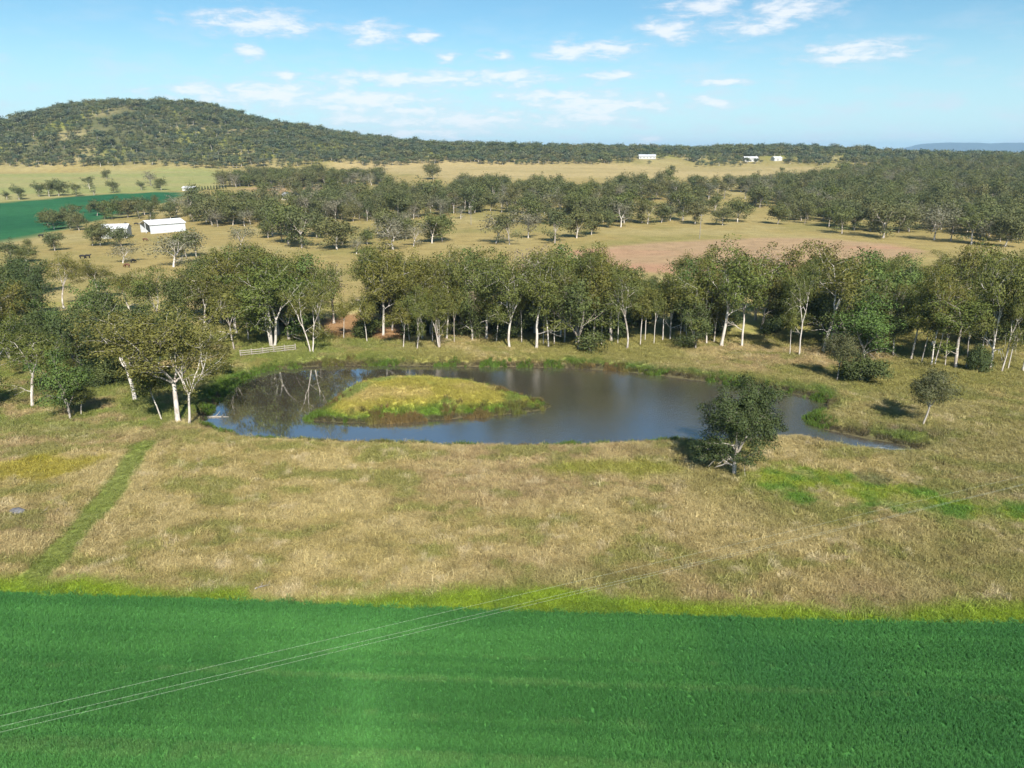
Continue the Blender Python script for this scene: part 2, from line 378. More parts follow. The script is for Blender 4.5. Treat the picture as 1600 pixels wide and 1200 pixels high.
leaf_mat('leaf_hill', [(.092,.120,.070),(.150,.162,.060),(.074,.106,.064),(.118,.136,.084),(.155,.152,.066),(.084,.116,.054)])
leaf_mat('leaf_pine', [(.040,.070,.028),(.050,.080,.030)])
def bark_mat(name, a, b, d):
    m, t = new_mat(name); tc = nd(t, 'ShaderNodeTexCoord')
    v = V_(t, 'MULTIPLY', tc.outputs['Object'], (1.0, 1.0, .3))
    n = NOISE(t, v, 1.6, 5, .65); n2 = NOISE(t, v, 5.0, 3)
    oi = nd(t, 'ShaderNodeObjectInfo')
    c = MIX(t, MR(t, M_(t, 'ADD', n, M_(t, 'MULTIPLY', M_(t, 'SUBTRACT', oi.outputs['Random'], .5), .16)), .44, .62), a, b)
    c = MIX(t, MR(t, n2, .62, .74, 0, .6), c, d)
    out(t, principled(t, c, .85, .15, bump(t, n2, .4, .03)).outputs[0])
bark_mat('bark_white', (.60,.55,.49), (.33,.28,.24), (.15,.12,.10))
bark_mat('bark_grey', (.40,.36,.31), (.26,.22,.18), (.15,.12,.10))
simple('dead_wood', (.27,.245,.21), .85, .3, 4.0, .15)
simple('rail_wood', (.30,.27,.22), .85, .25, 4.0, .15)
simple('stone', (.13,.13,.14), .85, .3, 3.0, .2)
simple('wire', (.50,.54,.46), .4, .05, 1.0, .5, .0)
simple('wall_white', (.50,.50,.49), .6, .08, .5)
simple('wall_steel', (.55,.58,.62), .5, .08, .6, .4)
simple('wall_cream', (.62,.58,.48), .6, .08, .5)
simple('roof_white', (.66,.67,.68), .5, .14, .4, .4)
simple('roof_grey', (.45,.47,.50), .5, .1, .4, .4)
simple('interior_dark', (.03,.03,.035), .8, .2, 1.0)
simple('window_glass', (.04,.05,.06), .12, .1, 1.0, .6)
simple('hide_black', (.018,.016,.015), .6, .2, 4.0)
simple('hide_brown', (.12,.055,.03), .6, .2, 4.0)
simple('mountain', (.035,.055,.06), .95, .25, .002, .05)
# water: muddy, mirror calm to one side, faintly ruffled by wind to the other
m, t = new_mat('dam_water')
geo = nd(t, 'ShaderNodeNewGeometry'); sp = nd(t, 'ShaderNodeSeparateXYZ'); t.links.new(geo.outputs['Position'], sp.inputs[0])
wind = MR(t, M_(t, 'ADD', sp.outputs[0], M_(t, 'MULTIPLY', M_(t, 'SUBTRACT', NOISE(t, geo.outputs['Position'], .05, 2), .5), 30)), -28, 16)
wv = V_(t, 'MULTIPLY', geo.outputs['Position'], (1.0, 1.3, 1.0))
n1 = NOISE(t, wv, 1.1, 3, .6); n2 = NOISE(t, wv, 4.5, 3, .6)
h = M_(t, 'ADD', M_(t, 'MULTIPLY', n1, .6), M_(t, 'MULTIPLY', n2, .5))
b = nd(t, 'ShaderNodeBump'); b.inputs['Distance'].default_value = .12; put(t, b.inputs['Strength'], MR(t, wind, 0, 1, .014, .42, False)); t.links.new(h, b.inputs['Height'])
mud = MIX(t, MR(t, NOISE(t, geo.outputs['Position'], .08, 3), .35, .65), (.060,.054,.040), (.074,.064,.044))
q = V_(t, 'LENGTH', V_(t, 'MULTIPLY', V_(t, 'SUBTRACT', geo.outputs['Position'], (52.0, 92.0, WATER_Z)), (1/11.0, 1/2.6, 0)), out=1)
scum = M_(t, 'MULTIPLY', MR(t, q, 1.0, .3), MR(t, NOISE(t, V_(t, 'MULTIPLY', geo.outputs['Position'], (.5, 1.6, 1)), .8, 4, .6), .42, .58))
mud = MIX(t, scum, mud, (.42, .44, .38))
p = principled(t, mud, MR(t, wind, 0, 1, .008, .09, False), .5, b.outputs[0]); p.inputs['IOR'].default_value = 6.0
out(t, p.outputs[0])

# ------------------------------------------------------------------ mesh helpers
def mesh_np(name, v, f, mat=None, smooth=False, attrs=None):
    """v (n,3); f (m,k) of one face size"""
    me = bpy.data.meshes.new(name); v = np.asarray(v, np.float32); f = np.asarray(f, np.int32)
    me.vertices.add(len(v)); me.vertices.foreach_set('co', v.ravel())
    if len(f):
        k = f.shape[1]
        me.loops.add(f.size); me.loops.foreach_set('vertex_index', f.ravel())
        me.polygons.add(len(f)); me.polygons.foreach_set('loop_start', np.arange(0, f.size, k, dtype=np.int32))
        me.polygons.foreach_set('use_smooth', np.full(len(f), smooth))
    for nm, typ, dom, data in (attrs or []):
        a = me.attributes.new(nm, typ, dom)
        key = {'FLOAT': 'value', 'INT': 'value', 'FLOAT_VECTOR': 'vector', 'FLOAT_COLOR': 'color'}[typ]
        a.data.foreach_set(key, np.ascontiguousarray(data, np.int32 if typ == 'INT' else np.float32).ravel())
    me.update(calc_edges=True); me.validate()
    if mat: me.materials.append(MAT[mat])
    return me
def link(name, me, parent=None, loc=(0,0,0), rot=(0,0,0), scale=(1,1,1)):
    o = bpy.data.objects.new(name, me); C.objects.link(o)
    o.location = loc; o.rotation_euler = rot; o.scale = scale
    if parent is not None: o.parent = parent
    return o
def tag(o, label=None, cat=None, group=None, kind=None):
    for k, v in (('label', label), ('category', cat), ('group', group), ('kind', kind)):
        if v: o[k] = v
    return o
def tubes(lines, n=6):
    V, Fc, off = [], [], 0
    ang = np.arange(n)*2*math.pi/n; cs, sn = np.cos(ang), np.sin(ang)
    for pts, rad in lines:
        pts = np.asarray(pts, float); rad = np.asarray(rad, float)
        tg = np.gradient(pts, axis=0); tg /= np.linalg.norm(tg, axis=1)[:, None]+1e-9
        ref = np.array([1.0, 0.13, 0.07]) if abs(tg[0][0]) < .9 else np.array([0.1, 1.0, 0])
        a = np.cross(tg, ref); a /= np.linalg.norm(a, axis=1)[:, None]+1e-9; b_ = np.cross(tg, a)
        ring = pts[:, None, :] + rad[:, None, None]*(cs[None, :, None]*a[:, None, :] + sn[None, :, None]*b_[:, None, :])
        V.append(ring.reshape(-1, 3)); m = len(pts)
        i = np.arange(m-1)[:, None]*n; j = np.arange(n)[None, :]; j2 = (j+1) % n
        Fc.append(np.stack([i+j, i+j2, i+n+j2, i+n+j], -1).reshape(-1, 4)+off)
        off += m*n
    return np.concatenate(V), np.concatenate(Fc)
def box_vf(x0, x1, y0, y1, z0, z1):
    v = [(x0,y0,z0),(x1,y0,z0),(x1,y1,z0),(x0,y1,z0),(x0,y0,z1),(x1,y0,z1),(x1,y1,z1),(x0,y1,z1)]
    return v, [(0,3,2,1),(4,5,6,7),(0,1,5,4),(1,2,6,5),(2,3,7,6),(3,0,4,7)]
def boxes(name, L, mat):
    V, Fc = [], []
    for bx in L:
        v, f = box_vf(*bx); o = len(V); V += v; Fc += [tuple(i+o for i in q) for q in f]
    return mesh_np(name, V, Fc, mat)
def poly_mesh(name, V, Fc, mat):
    me = bpy.data.meshes.new(name); me.from_pydata(V, [], Fc); me.update(); me.materials.append(MAT[mat]); return me

# ------------------------------------------------------------------ ground, water, far mountains
def spaced(segments):
    o = []
    for a, b, s in segments: o.append(np.arange(a, b, s))
    return np.concatenate(o + [[segments[-1][1]]])
xs_pos = [0.0]; st = .42
while xs_pos[-1] < 9000:
    x = xs_pos[-1]; st = .42 if x < 62 else min(st*1.045, 700); xs_pos.append(x+st)
xs = np.array([-v for v in xs_pos[:0:-1]] + xs_pos)
ys = [-400, -200, -80, -20, 10, 25, 32]; st = .45
while ys[-1] < 15500:
    y = ys[-1]; st = .45 if y < 128 else min(st*1.03, 900); ys.append(y+st)
ys = np.array(ys, float)
GX, GY = np.meshgrid(xs, ys); gx, gy = GX.ravel(), GY.ravel()
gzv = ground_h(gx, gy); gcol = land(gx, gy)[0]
nx, ny = len(xs), len(ys)
i = (np.arange(ny-1)[:, None]*nx + np.arange(nx-1)[None, :]).ravel()
me = mesh_np('ground', np.stack([gx, gy, gzv], 1), np.stack([i, i+1, i+nx+1, i+nx], 1), 'land', True,
             [('gcol', 'FLOAT_COLOR', 'POINT', np.concatenate([gcol, np.ones((len(gx), 1))], 1))])
tag(link('ground', me), 'rolling farmland of dry grass paddocks and fields', 'ground', kind='structure')
pa = np.array(POND)
me = mesh_np('water', [(pa[:,0].min()-3, pa[:,1].min()-3, WATER_Z), (pa[:,0].max()+3, pa[:,1].min()-3, WATER_Z), (pa[:,0].max()+3, pa[:,1].max()+3, WATER_Z), (pa[:,0].min()-3, pa[:,1].max()+3, WATER_Z)], [(0,1,2,3)], 'dam_water')
tag(link('water', me), 'muddy brown farm dam water reflecting sky and gums', 'water', kind='structure')
# mountains far off, seen blue through the air
mx_ = np.linspace(6000, 12200, 160); my_ = np.linspace(12200, 14600, 24)
MX, MY = np.meshgrid(mx_, my_)
prof = np.zeros_like(mx_)
for cx, wd, hh in ((7750, 760, 140), (9000, 1000, 150), (10300, 900, 195), (11400, 900, 150)):
    prof = np.maximum(prof, hh*sst(1.0, .45, np.abs(mx_-cx)/wd))
MZ = -4 + (prof[None, :]+28*(prof[None,:]>1))*np.sin(np.clip((MY-12200)/2400, 0, 1)*math.pi)**.6*(.75+.6*(fbm(MX, MY*.3, .0016, 4, 3)))
i = (np.arange(23)[:, None]*160 + np.arange(159)[None, :]).ravel()
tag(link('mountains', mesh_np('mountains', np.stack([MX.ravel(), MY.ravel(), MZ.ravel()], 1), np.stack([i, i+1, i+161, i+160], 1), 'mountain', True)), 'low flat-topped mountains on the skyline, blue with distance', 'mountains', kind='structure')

# ------------------------------------------------------------------ scattered plants ("stuff"): points + instances
def tuft(name, mat, nb, spread, h, wdt, lean, r, droop=.3):
    V, Fc, T = [], [], []
    for _ in range(nb):
        a = r.uniform(0, 2*math.pi); q = spread*math.sqrt(r.random()); bx, by = q*math.cos(a), q*math.sin(a)
        d = r.uniform(0, 2*math.pi); l = lean*r.uniform(.3, 1.3); hh = h*r.uniform(.55, 1.15); ww = wdt*r.uniform(.7, 1.3)
        f = r.uniform(0, math.pi); sx, sy = math.cos(f)*ww/2, math.sin(f)*ww/2
        m = (bx+math.cos(d)*l*.35, by+math.sin(d)*l*.35, hh*.62); e = (bx+math.cos(d)*l, by+math.sin(d)*l, hh*(1-droop*r.random()))
        o = len(V); V += [(bx-sx,by-sy,-.05),(bx+sx,by+sy,-.05),(m[0]-sx*.8,m[1]-sy*.8,m[2]),(m[0]+sx*.8,m[1]+sy*.8,m[2]),(e[0]-sx*.15,e[1]-sy*.15,e[2]),(e[0]+sx*.15,e[1]+sy*.15,e[2])]
        Fc += [(o,o+1,o+3,o+2),(o+2,o+3,o+5,o+4)]; k = r.random(); T += [k, k]
    return mesh_np(name, V, Fc, mat, False, [('tone', 'FLOAT', 'FACE', np.array(T))])
def template(name, me):                       # kept out of the scene; only its copies are drawn
    return bpy.data.objects.new(name, me)
def join_template(name, parts):
    """one mesh from several (mesh) parts, keeping their materials"""
    V, T, me = [], [], bpy.data.meshes.new(name); loops, starts, mi, off, lo = [], [], [], 0, 0
    for k, p in enumerate(parts):
        n = len(p.vertices); a = np.empty(n*3, np.float32); p.vertices.foreach_get('co', a); V.append(a.reshape(-1, 3))
        l = np.empty(len(p.loops), np.int32); p.loops.foreach_get('vertex_index', l); loops.append(l+off)
        s = np.empty(len(p.polygons), np.int32); p.polygons.foreach_get('loop_start', s); starts.append(s+lo)
        mi.append(np.full(len(s), k, np.int32))
        if 'tone' in p.attributes:
            q = np.empty(len(s), np.float32); p.attributes['tone'].data.foreach_get('value', q)
        else: q = np.full(len(s), .5, np.float32)
        T.append(q); off += n; lo += len(l); me.materials.append(p.materials[0])
    V = np.concatenate(V); loops = np.concatenate(loops); starts = np.concatenate(starts)
    me.vertices.add(len(V)); me.vertices.foreach_set('co', V.ravel()); me.loops.add(len(loops)); me.loops.foreach_set('vertex_index', loops)
    me.polygons.add(len(starts)); me.polygons.foreach_set('loop_start', starts); me.polygons.foreach_set('material_index', np.concatenate(mi))
    a = me.attributes.new('tone', 'FLOAT', 'FACE'); a.data.foreach_set('value', np.concatenate(T))
    me.update(calc_edges=True)
    if parts[-1].name in LEAF_N:
        me.polygons.foreach_set('use_smooth', np.ones(len(starts), bool))
        v0 = np.zeros((len(V)-len(LEAF_N[parts[-1].name]), 3), np.float32)
        me.normals_split_custom_set_from_vertices(np.concatenate([v0, LEAF_N[parts[-1].name]]).tolist())
    return me
def scatter(name, pts, rot, scl, vi, temps, col=None):
    at = [('rot', 'FLOAT_VECTOR', 'POINT', rot), ('scl', 'FLOAT_VECTOR', 'POINT', scl), ('vi', 'INT', 'POINT', vi)]
    if col is not None: at.append(('gcol', 'FLOAT_COLOR', 'POINT', np.concatenate([col, np.ones((len(col), 1))], 1)))
    o = link(name, mesh_np(name, pts, np.zeros((0, 4)), None, False, at))
    g = bpy.data.node_groups.new(name, 'GeometryNodeTree')
    g.interface.new_socket('Geometry', in_out='INPUT', socket_type='NodeSocketGeometry')
    g.interface.new_socket('Geometry', in_out='OUTPUT', socket_type='NodeSocketGeometry')
    gi, go = g.nodes.new('NodeGroupInput'), g.nodes.new('NodeGroupOutput')
    jn = g.nodes.new('GeometryNodeJoinGeometry')
    for tm in temps:
        oi = g.nodes.new('GeometryNodeObjectInfo'); oi.inputs[0].default_value = tm; oi.inputs['As Instance'].default_value = True
        g.links.new(oi.outputs['Geometry'], jn.inputs[0])
    def attr(nm, typ):
        n = g.nodes.new('GeometryNodeInputNamedAttribute'); n.data_type = typ; n.inputs[0].default_value = nm; return n.outputs[0]
    ip = g.nodes.new('GeometryNodeInstanceOnPoints'); er = g.nodes.new('FunctionNodeEulerToRotation')
    g.links.new(gi.outputs[0], ip.inputs['Points']); g.links.new(jn.outputs[0], ip.inputs['Instance'])
    ip.inputs['Pick Instance'].default_value = True
    g.links.new(attr('vi', 'INT'), ip.inputs['Instance Index'])
    g.links.new(attr('rot', 'FLOAT_VECTOR'), er.inputs[0]); g.links.new(er.outputs[0], ip.inputs['Rotation'])
    g.links.new(attr('scl', 'FLOAT_VECTOR'), ip.inputs['Scale']); g.links.new(ip.outputs[0], go.inputs[0])
    o.modifiers.new('scatter', 'NODES').node_group = g
    return o
def rot_scl(n, smin, smax, tilt=.12, zvar=None):
    rot = np.stack([rng.normal(0, tilt, n), rng.normal(0, tilt, n), rng.uniform(0, 6.283, n)], 1)
    s = rng.uniform(smin, smax, n); return rot, np.stack([s, s, s*(zvar if zvar is not None else 1)], 1)
r = random.Random(3)
crop_t = [template('crop_tuft', tuft('crop_tuft', 'crop_blade', 20, .12, .36, .022, .10, r, .35)) for _ in range(4)]
dry_t = [template('grass_tuft', tuft('grass_tuft', 'grass_blade', 34, .34, .36, .028, .30, r, .5)) for _ in range(5)]
reed_t = [template('reed_tuft', tuft('reed_tuft', 'grass_blade', 26, .30, .75, .05, .30, r, .3)) for _ in range(3)]
# crop
N = 300000
x = rng.uniform(-66, 66, N); y = rng.uniform(31, 66, N)
y = np.round((y-ROW*x)/.30)*.30 + ROW*x + rng.normal(0, .055, N)      # sown in drill rows
k = (y < crop_edge(x) - .1 + (fbm(x, y, .8, 2, 3)-.5)*1.1); x, y = x[k], y[k]
col, _, e, _, _ = land(x, y); rot, scl = rot_scl(len(x), .7, 1.1, .09)
cg = scatter('crop_plants', np.stack([x, y, ground_h(x, y)-.02], 1), rot, scl, rng.integers(0, 4, len(x)), crop_t, col*1.15)
tag(cg, 'dense deep green cereal crop filling the field', 'crop', kind='stuff')
# dry grass and swamp grass, thinning out with distance
N = 400000
y = 47 + 107*rng.random(N)**1.22; x = rng.uniform(-1, 1, N)*(40 + y*.62)
k = (y > crop_edge(x)-.25+(fbm(x, y, .8, 2, 3)-.5)*1.1); x, y = x[k], y[k]
col, hg, e, dp, di = land(x, y)
on = ((dp > .15) | (di < -.1)) & (ground_h(x, y) > WATER_Z+.05); x, y, col, hg, dp, di, e = x[on], y[on], col[on], hg[on], dp[on], di[on], e[on]
keep = rng.random(len(x)) < np.clip(.35+.7*fbm(x, y, .5, 3, 3), 0, 1); x, y, col, hg = x[keep], y[keep], col[keep], hg[keep]
rot, scl = rot_scl(len(x), .7, 1.35, .22); scl[:, 2] *= hg; big = rng.random(len(x)) < .05; scl[big] *= 1.7
col = col*np.stack([rng.normal(1.05, .11, len(x))]*3, 1)
gg = scatter('grass', np.stack([x, y, ground_h(x, y)-.02], 1), rot, scl, rng.integers(0, 5, len(x)), dry_t, np.clip(col*1.04, .01, 1))
tag(gg, 'rank dry and green pasture grass round the dam', 'grass', kind='stuff')
# rushes along the waterline
def along(poly, n, spread, inside):
    P = np.array(poly); Q = np.roll(P, -1, 0); L = np.hypot(*(Q-P).T); pick = rng.choice(len(P), n, p=L/L.sum()); u = rng.random(n)[:, None]
    p = P[pick]*(1-u)+Q[pick]*u; d = (Q-P)[pick]/L[pick][:, None]; nrm = np.stack([d[:,1], -d[:,0]], 1)
    return p + nrm*rng.normal(0, spread, n)[:, None]
p = np.concatenate([along(POND, 4200, .8, 0), along(ISLE, 4200, 1.3, 0)])
z = ground_h(p[:,0], p[:,1]); clump = fbm(p[:,0], p[:,1], .4, 3, 61)
k = (z > WATER_Z-.15) & (clump > .49) & ~((p[:,0] > 33) & (p[:,1] < 100)); p, z, clump = p[k], z[k], clump[k]
g = sst(.35,.6,fbm(p[:,0], p[:,1], .06, 2, 14) + np.where(p[:,0] > 20, .15, 0))[:, None]
col = np.array([[.17,.12,.045]])*(1-g) + np.array([[.10,.165,.025]])*g
rot, scl = rot_scl(len(p), .6, 1.2, .15); scl *= (.5+clump)[:, None]
rg = scatter('bank_reeds', np.stack([p[:,0], p[:,1], z-.03], 1), rot, scl, rng.integers(0, 3, len(p)), reed_t, col*rng.normal(1,.15,(len(p),1)))
tag(rg, 'brown and green rushes fringing the dam and its island', 'reeds', kind='stuff')

# ------------------------------------------------------------------ trees
def unit(v): return v/(np.linalg.norm(v)+1e-9)
def grow(seed, H, fork=.3, nlimb=3, spread=.45, trunks=1, lean=0.0, r0=.3, levels=3, sub=(3, 5), crown_lo=.35, droop=.1, reach=.36, low=1):
    """trunk, limbs and branches of one tree as tapering lines; also the branch tips"""
    r = np.random.default_rng(seed); lines, tips = [], []
    def branch(p, d, L, rad, lev, upw):
        n = 6 if lev < 2 else 4; pts, rr = [p], [rad]; dd = d.copy()
        for i in range(1, n+1):
            dd = unit(dd + r.normal(0, .13 if lev < 2 else .2, 3) + np.array([0, 0, upw]))
            pts.append(pts[-1] + dd*L/n); rr.append(rad*(1-.62*i/n))
        lines.append((np.array(pts), np.array(rr)))
        if lev >= levels:
            tips.append(pts[-1]); tips.append(pts[-3]) if r.random() < .7 else None
            return
        kids = r.integers(sub[0], sub[1]+1)
        for j in range(kids):
            q = .22 + .78*(j+1)/kids
            idx = min(int(q*n), n); base = pts[idx]; a = r.uniform(0, 6.283)
            side = unit(np.cross(dd, np.array([math.cos(a), math.sin(a), .3])))
            nd_ = unit(dd*r.uniform(.5, .9) + side*r.uniform(.5, .95) + np.array([0, 0, .12-droop*lev]))
            branch(base, nd_, L*r.uniform(.45, .70), rr[idx]*.72, lev+1, upw*.6-.03*lev)
        tips.append(pts[-1])
        if lev >= 2: tips.append(pts[2])
    for tk in range(trunks):
        a = r.uniform(0, 6.283) + tk*6.283/max(trunks, 1); off = np.array([math.cos(a), math.sin(a), 0])*(.0 if trunks == 1 else r0*1.4)
        d = unit(np.array([math.cos(a)*(lean+.16*(trunks > 1)), math.sin(a)*(lean+.16*(trunks > 1)), 1]))
        hf = H*fork*r.uniform(.85, 1.15); n = 6; pts, rr = [off - d*.4], [r0*1.35]
        dd = d.copy()
        for i in range(1, n+1):
            dd = unit(dd + r.normal(0, .05, 3)); pts.append(pts[-1] + dd*(hf+.4)/n); rr.append(r0*(1.0-.28*i/n))
        lines.append((np.array(pts), np.array(rr)))
        for j in range(low):         # side boughs lower on the trunk
            b_ = r.uniform(0, 6.283); i0 = r.integers(3, 6)
            branch(pts[i0], unit(np.array([math.cos(b_), math.sin(b_), .55])), H*reach*r.uniform(.45, .7), rr[i0]*.4, 2, .05)
        for j in range(nlimb):
            b_ = a + 6.283*(j+r.uniform(-.25, .25))/nlimb
            ld = unit(dd + np.array([math.cos(b_), math.sin(b_), 0])*spread*r.uniform(.6, 1.25) + np.array([0, 0, .35]))
            branch(pts[-1] if j else pts[-1], ld, H*reach*r.uniform(.8, 1.12), rr[-1]*r.uniform(.6, .82), 1, .12)
    return lines, np.array(tips)
def leaves(tips, seed, n_per, rad, size, flat=.7, hang=.35, ragged=.5, zlo=0.0):
    r = np.random.default_rng(seed+99)
    n = max(6, int(n_per)); T = len(tips); rr = rad*r.uniform(.65, 1.25, T); dn = np.clip(r.normal(1, ragged*.4, T), .35, 1.7)
    cen = np.repeat(tips, n, 0); k = r.random(len(cen)) < np.repeat(dn, n)*.75; cen = cen[k]; rs = np.repeat(rr, n)[k]; own = np.repeat(r.random(T), n)[k]
    d = r.normal(0, 1, cen.shape); d /= np.linalg.norm(d, axis=1)[:, None]; q = r.random(len(cen))**.45
    P = cen + d*(rs*q)[:, None]*np.array([1, 1, flat]); 
    ok = P[:, 2] > zlo; P, own, d = P[ok], own[ok], d[ok]
    ax = r.normal(0, 1, P.shape) + d*.5 + np.array([0, 0, -hang*2]); ax /= np.linalg.norm(ax, axis=1)[:, None]
    sd = np.cross(ax, r.normal(0, 1, P.shape)); sd /= np.linalg.norm(sd, axis=1)[:, None]+1e-9
    s = size*r.uniform(.65, 1.35, len(P))[:, None]
    a, b_, c_, e_ = P, P+ax*s*.5+sd*s*.24, P+ax*s, P+ax*s*.5-sd*s*.24
    V = np.stack([a, b_, c_, e_], 1).reshape(-1, 3); Fc = np.arange(len(V)).reshape(-1, 4)
    tone = np.clip(.7*own + .3*r.random(len(P)), 0, 1)
    # leaves catch the light as part of their clump: faces turned outwards, normals eased towards the clump's own outside
    mid = P.mean(0)*np.array([1, 1, .8]); o_ = P - mid; o_ /= np.linalg.norm(o_, axis=1)[:, None]+1e-9
    outw = d*.75 + o_*.45 + np.array([0, 0, .25]); outw /= np.linalg.norm(outw, axis=1)[:, None]
    ng = np.cross(c_-a, e_-b_); ng /= np.linalg.norm(ng, axis=1)[:, None]+1e-9; fl = (ng*outw).sum(1) < 0
    Fc[fl] = Fc[fl][:, ::-1]; ng[fl] *= -1
    nn = outw*.65 + ng*.5; nn /= np.linalg.norm(nn, axis=1)[:, None]
    return V, Fc, tone, np.repeat(nn, 4, 0)
LEAF_N = {}
def make_tree(nm, seed, leafm, barkm, n_per, rad, size, sides=6, flat=.7, hang=.35, zlo=.8, minr=.0, ragged=.5, **kw):
    lines, tips = grow(seed, **kw)
    lines = [l for l in lines if l[1][0] > minr]
    v, f = tubes(lines, sides); trunk = mesh_np(nm+'_trunk', v, f, barkm, True)
    V, Fc, T, NN = leaves(tips, seed, n_per, rad, size, flat, hang, ragged, zlo)
    crown = mesh_np(nm+'_crown', V, Fc, leafm, True, [('tone', 'FLOAT', 'FACE', T)]); crown.normals_split_custom_set_from_vertices(NN.tolist()); LEAF_N[crown.name] = NN
    top = float(np.percentile(V[:, 2], 99.5)); wd = float(np.percentile(np.abs(V[:, 0]), 96))
    return trunk, crown, top, wd
KIND = {}
def add_kind(k, *a, **kw): KIND.setdefault(k, []).append(make_tree(k, *a, **kw))
for s in range(8):   # tall gums with clean pale trunks
    add_kind('gum', 100+s, 'leaf_gum', 'bark_white', 92, 1.45, .33, H=19, fork=(.34,.40,.28,.42,.34,.31,.26,.36)[s], nlimb=(3,3,4,3,4,3,4,2)[s], spread=.50, r0=.25, reach=.38, sub=(3,5), zlo=5.0, low=(1,1,2,0,1,2,2,1)[s])
for s in range(3):   # twin or triple stemmed from the ground
    add_kind('twin', 200+s, 'leaf_gum', 'bark_white', 88, 1.35, .32, H=17, fork=.32, nlimb=2, spread=.48, trunks=(2,2,3)[s], r0=.21, reach=.40, sub=(3,4), zlo=3.0, low=1)
for s in range(2):   # broad leaning gums at the water
    add_kind('wide', 305+s, 'leaf_olive', 'bark_white', 98, 1.4, .30, H=17, fork=.34, nlimb=4, spread=.68, lean=.05, r0=.25, reach=.50, sub=(3,5), zlo=6.0, low=0, ragged=.9)
for s in range(3):   # slim young gums
    add_kind('slim', 400+s, 'leaf_gum', 'bark_white', 80, 1.0, .29, H=11, fork=.36, nlimb=3, spread=.36, r0=.12, reach=.36, sub=(2,4), zlo=3.3, low=0)
for s in range(2):   # dying gums, thin buff foliage on pale limbs
    add_kind('dying', 450+s, 'leaf_dead', 'bark_white', 26, 1.2, .30, H=16, fork=.36, nlimb=3, spread=.45, r0=.20, reach=.36, sub=(3,4), zlo=3.5)
for s in range(4):   # dense dark bushy trees
    add_kind('bushy', 500+s, 'leaf_dark', 'bark_grey', 92, 1.4, .33, H=13, fork=.14, nlimb=5, spread=.70, r0=.24, reach=.46, sub=(3,4), zlo=.6, ragged=.3, low=3)
for s in range(2):
    add_kind('bright', 600+s, 'leaf_bright', 'bark_grey', 84, 1.3, .32, H=13, fork=.18, nlimb=4, spread=.55, r0=.20, reach=.44, sub=(3,4), zlo=1.5, low=2)
add_kind('lone', 703, 'leaf_lone', 'bark_grey', 190, 1.0, .21, H=11.4, fork=.20, nlimb=6, spread=.75, r0=.30, reach=.46, sub=(4,5), zlo=2.1, ragged=1.0, low=4)
add_kind('small', 713, 'leaf_small', 'bark_grey', 80, .85, .22, H=8, fork=.34, nlimb=5, spread=.55, r0=.15, reach=.42, sub=(3,5), zlo=2.3, low=0)
for s in range(2):
    add_kind('shrub', 800+s, 'leaf_dark', 'bark_grey', 80, .75, .24, H=5, fork=.06, nlimb=6, spread=.8, r0=.08, reach=.46, sub=(3,4), zlo=.1, flat=.9)
for s in range(6):   # paddock trees further off: fewer, larger sprays of leaf
    add_kind('paddock', 900+s, 'leaf_mid', ('bark_white','bark_grey')[s % 2], 34, 1.7, .58, sides=4, minr=.05, H=15, fork=(.24,.18,.28,.16,.22,.30)[s], nlimb=(4,4,3,5,5,3)[s], spread=.65, r0=.26, reach=.40, sub=(3,4), zlo=1.8, low=2)
for s in range(2):
    add_kind('greypad', 950+s, 'leaf_grey', 'bark_white', 13, 1.5, .5, sides=4, minr=.04, H=13, fork=.26, nlimb=4, spread=.6, r0=.24, reach=.40, sub=(3,4), zlo=1.8, low=2)
def conifer(seed):
    r = np.random.default_rng(seed); n = 700; h = r.random(n)**.8*5; a = r.uniform(0, 6.283, n); q = (1-h/5.2)*1.0*r.uniform(.6, 1, n)
    P = np.stack([q*np.cos(a), q*np.sin(a), h+.3], 1); ax = np.stack([np.cos(a)*.6, np.sin(a)*.6, np.full(n, .7)], 1); sd = np.cross(ax, r.normal(0, 1, (n, 3))); sd /= np.linalg.norm(sd, axis=1)[:, None]
    V = np.stack([P, P+ax*.25+sd*.12, P+ax*.55, P+ax*.25-sd*.12], 1).reshape(-1, 3)
    v, f = tubes([(np.array([[0,0,-.3],[0,0,4.6]]), np.array([.12,.02]))], 5)
    return mesh_np('conifer_trunk', v, f, 'bark_grey'), mesh_np('conifer_crown', V, np.arange(n*4).reshape(-1, 4), 'leaf_pine', False, [('tone','FLOAT','FACE',r.random(n))]), 5.6, 1.0
KIND['conifer'] = [conifer(1)]
N_TREES = 0; TREE_XY = []
def tree(kind, x, y, h, label, group, name='gum_tree', width=None, rz=None, var=None, tilt=(0, 0)):
    global N_TREES
    V = KIND[kind]; vi = var % len(V) if var is not None else random.randrange(len(V)); trunk, crown, top, wd = V[vi]; label = full_label(kind, vi, x, y, h, label)
    s = h/top; sx = s*random.uniform(.95, 1.2)*(1.25 if kind in ('paddock', 'greypad') else 1) if width is None else min(max(width/wd, s*.6), s*1.7)
    e = bpy.data.objects.new(name, None); C.objects.link(e); e.empty_display_size = .5
    e.rotation_mode = 'ZYX'; e.location = (x, y, gz(x, y)); e.rotation_euler = (tilt[0], tilt[1], random.uniform(0, 6.283) if rz is None else rz); e.scale = (sx, sx, s)
    tag(e, label, 'shrub' if 'shrub' in name else 'tree', group)
    link('trunk', trunk, e); link('crown', crown, e)
    TREE_XY.append((x, y)); N_TREES += 1
    return e
MARKS = [((-16, 112), 'behind the island mound'), ((-52, 140), 'near the timber rails'), ((-36, 152), 'by the red soil bank'), ((44, 141), 'near the tallest twin-trunked gum'),
         ((66, 132), 'near the bright green tree'), ((20, 139), 'behind the open water'), ((92, 128), 'past the shallow end'), ((-60, 96), 'near the big leaning gums')]
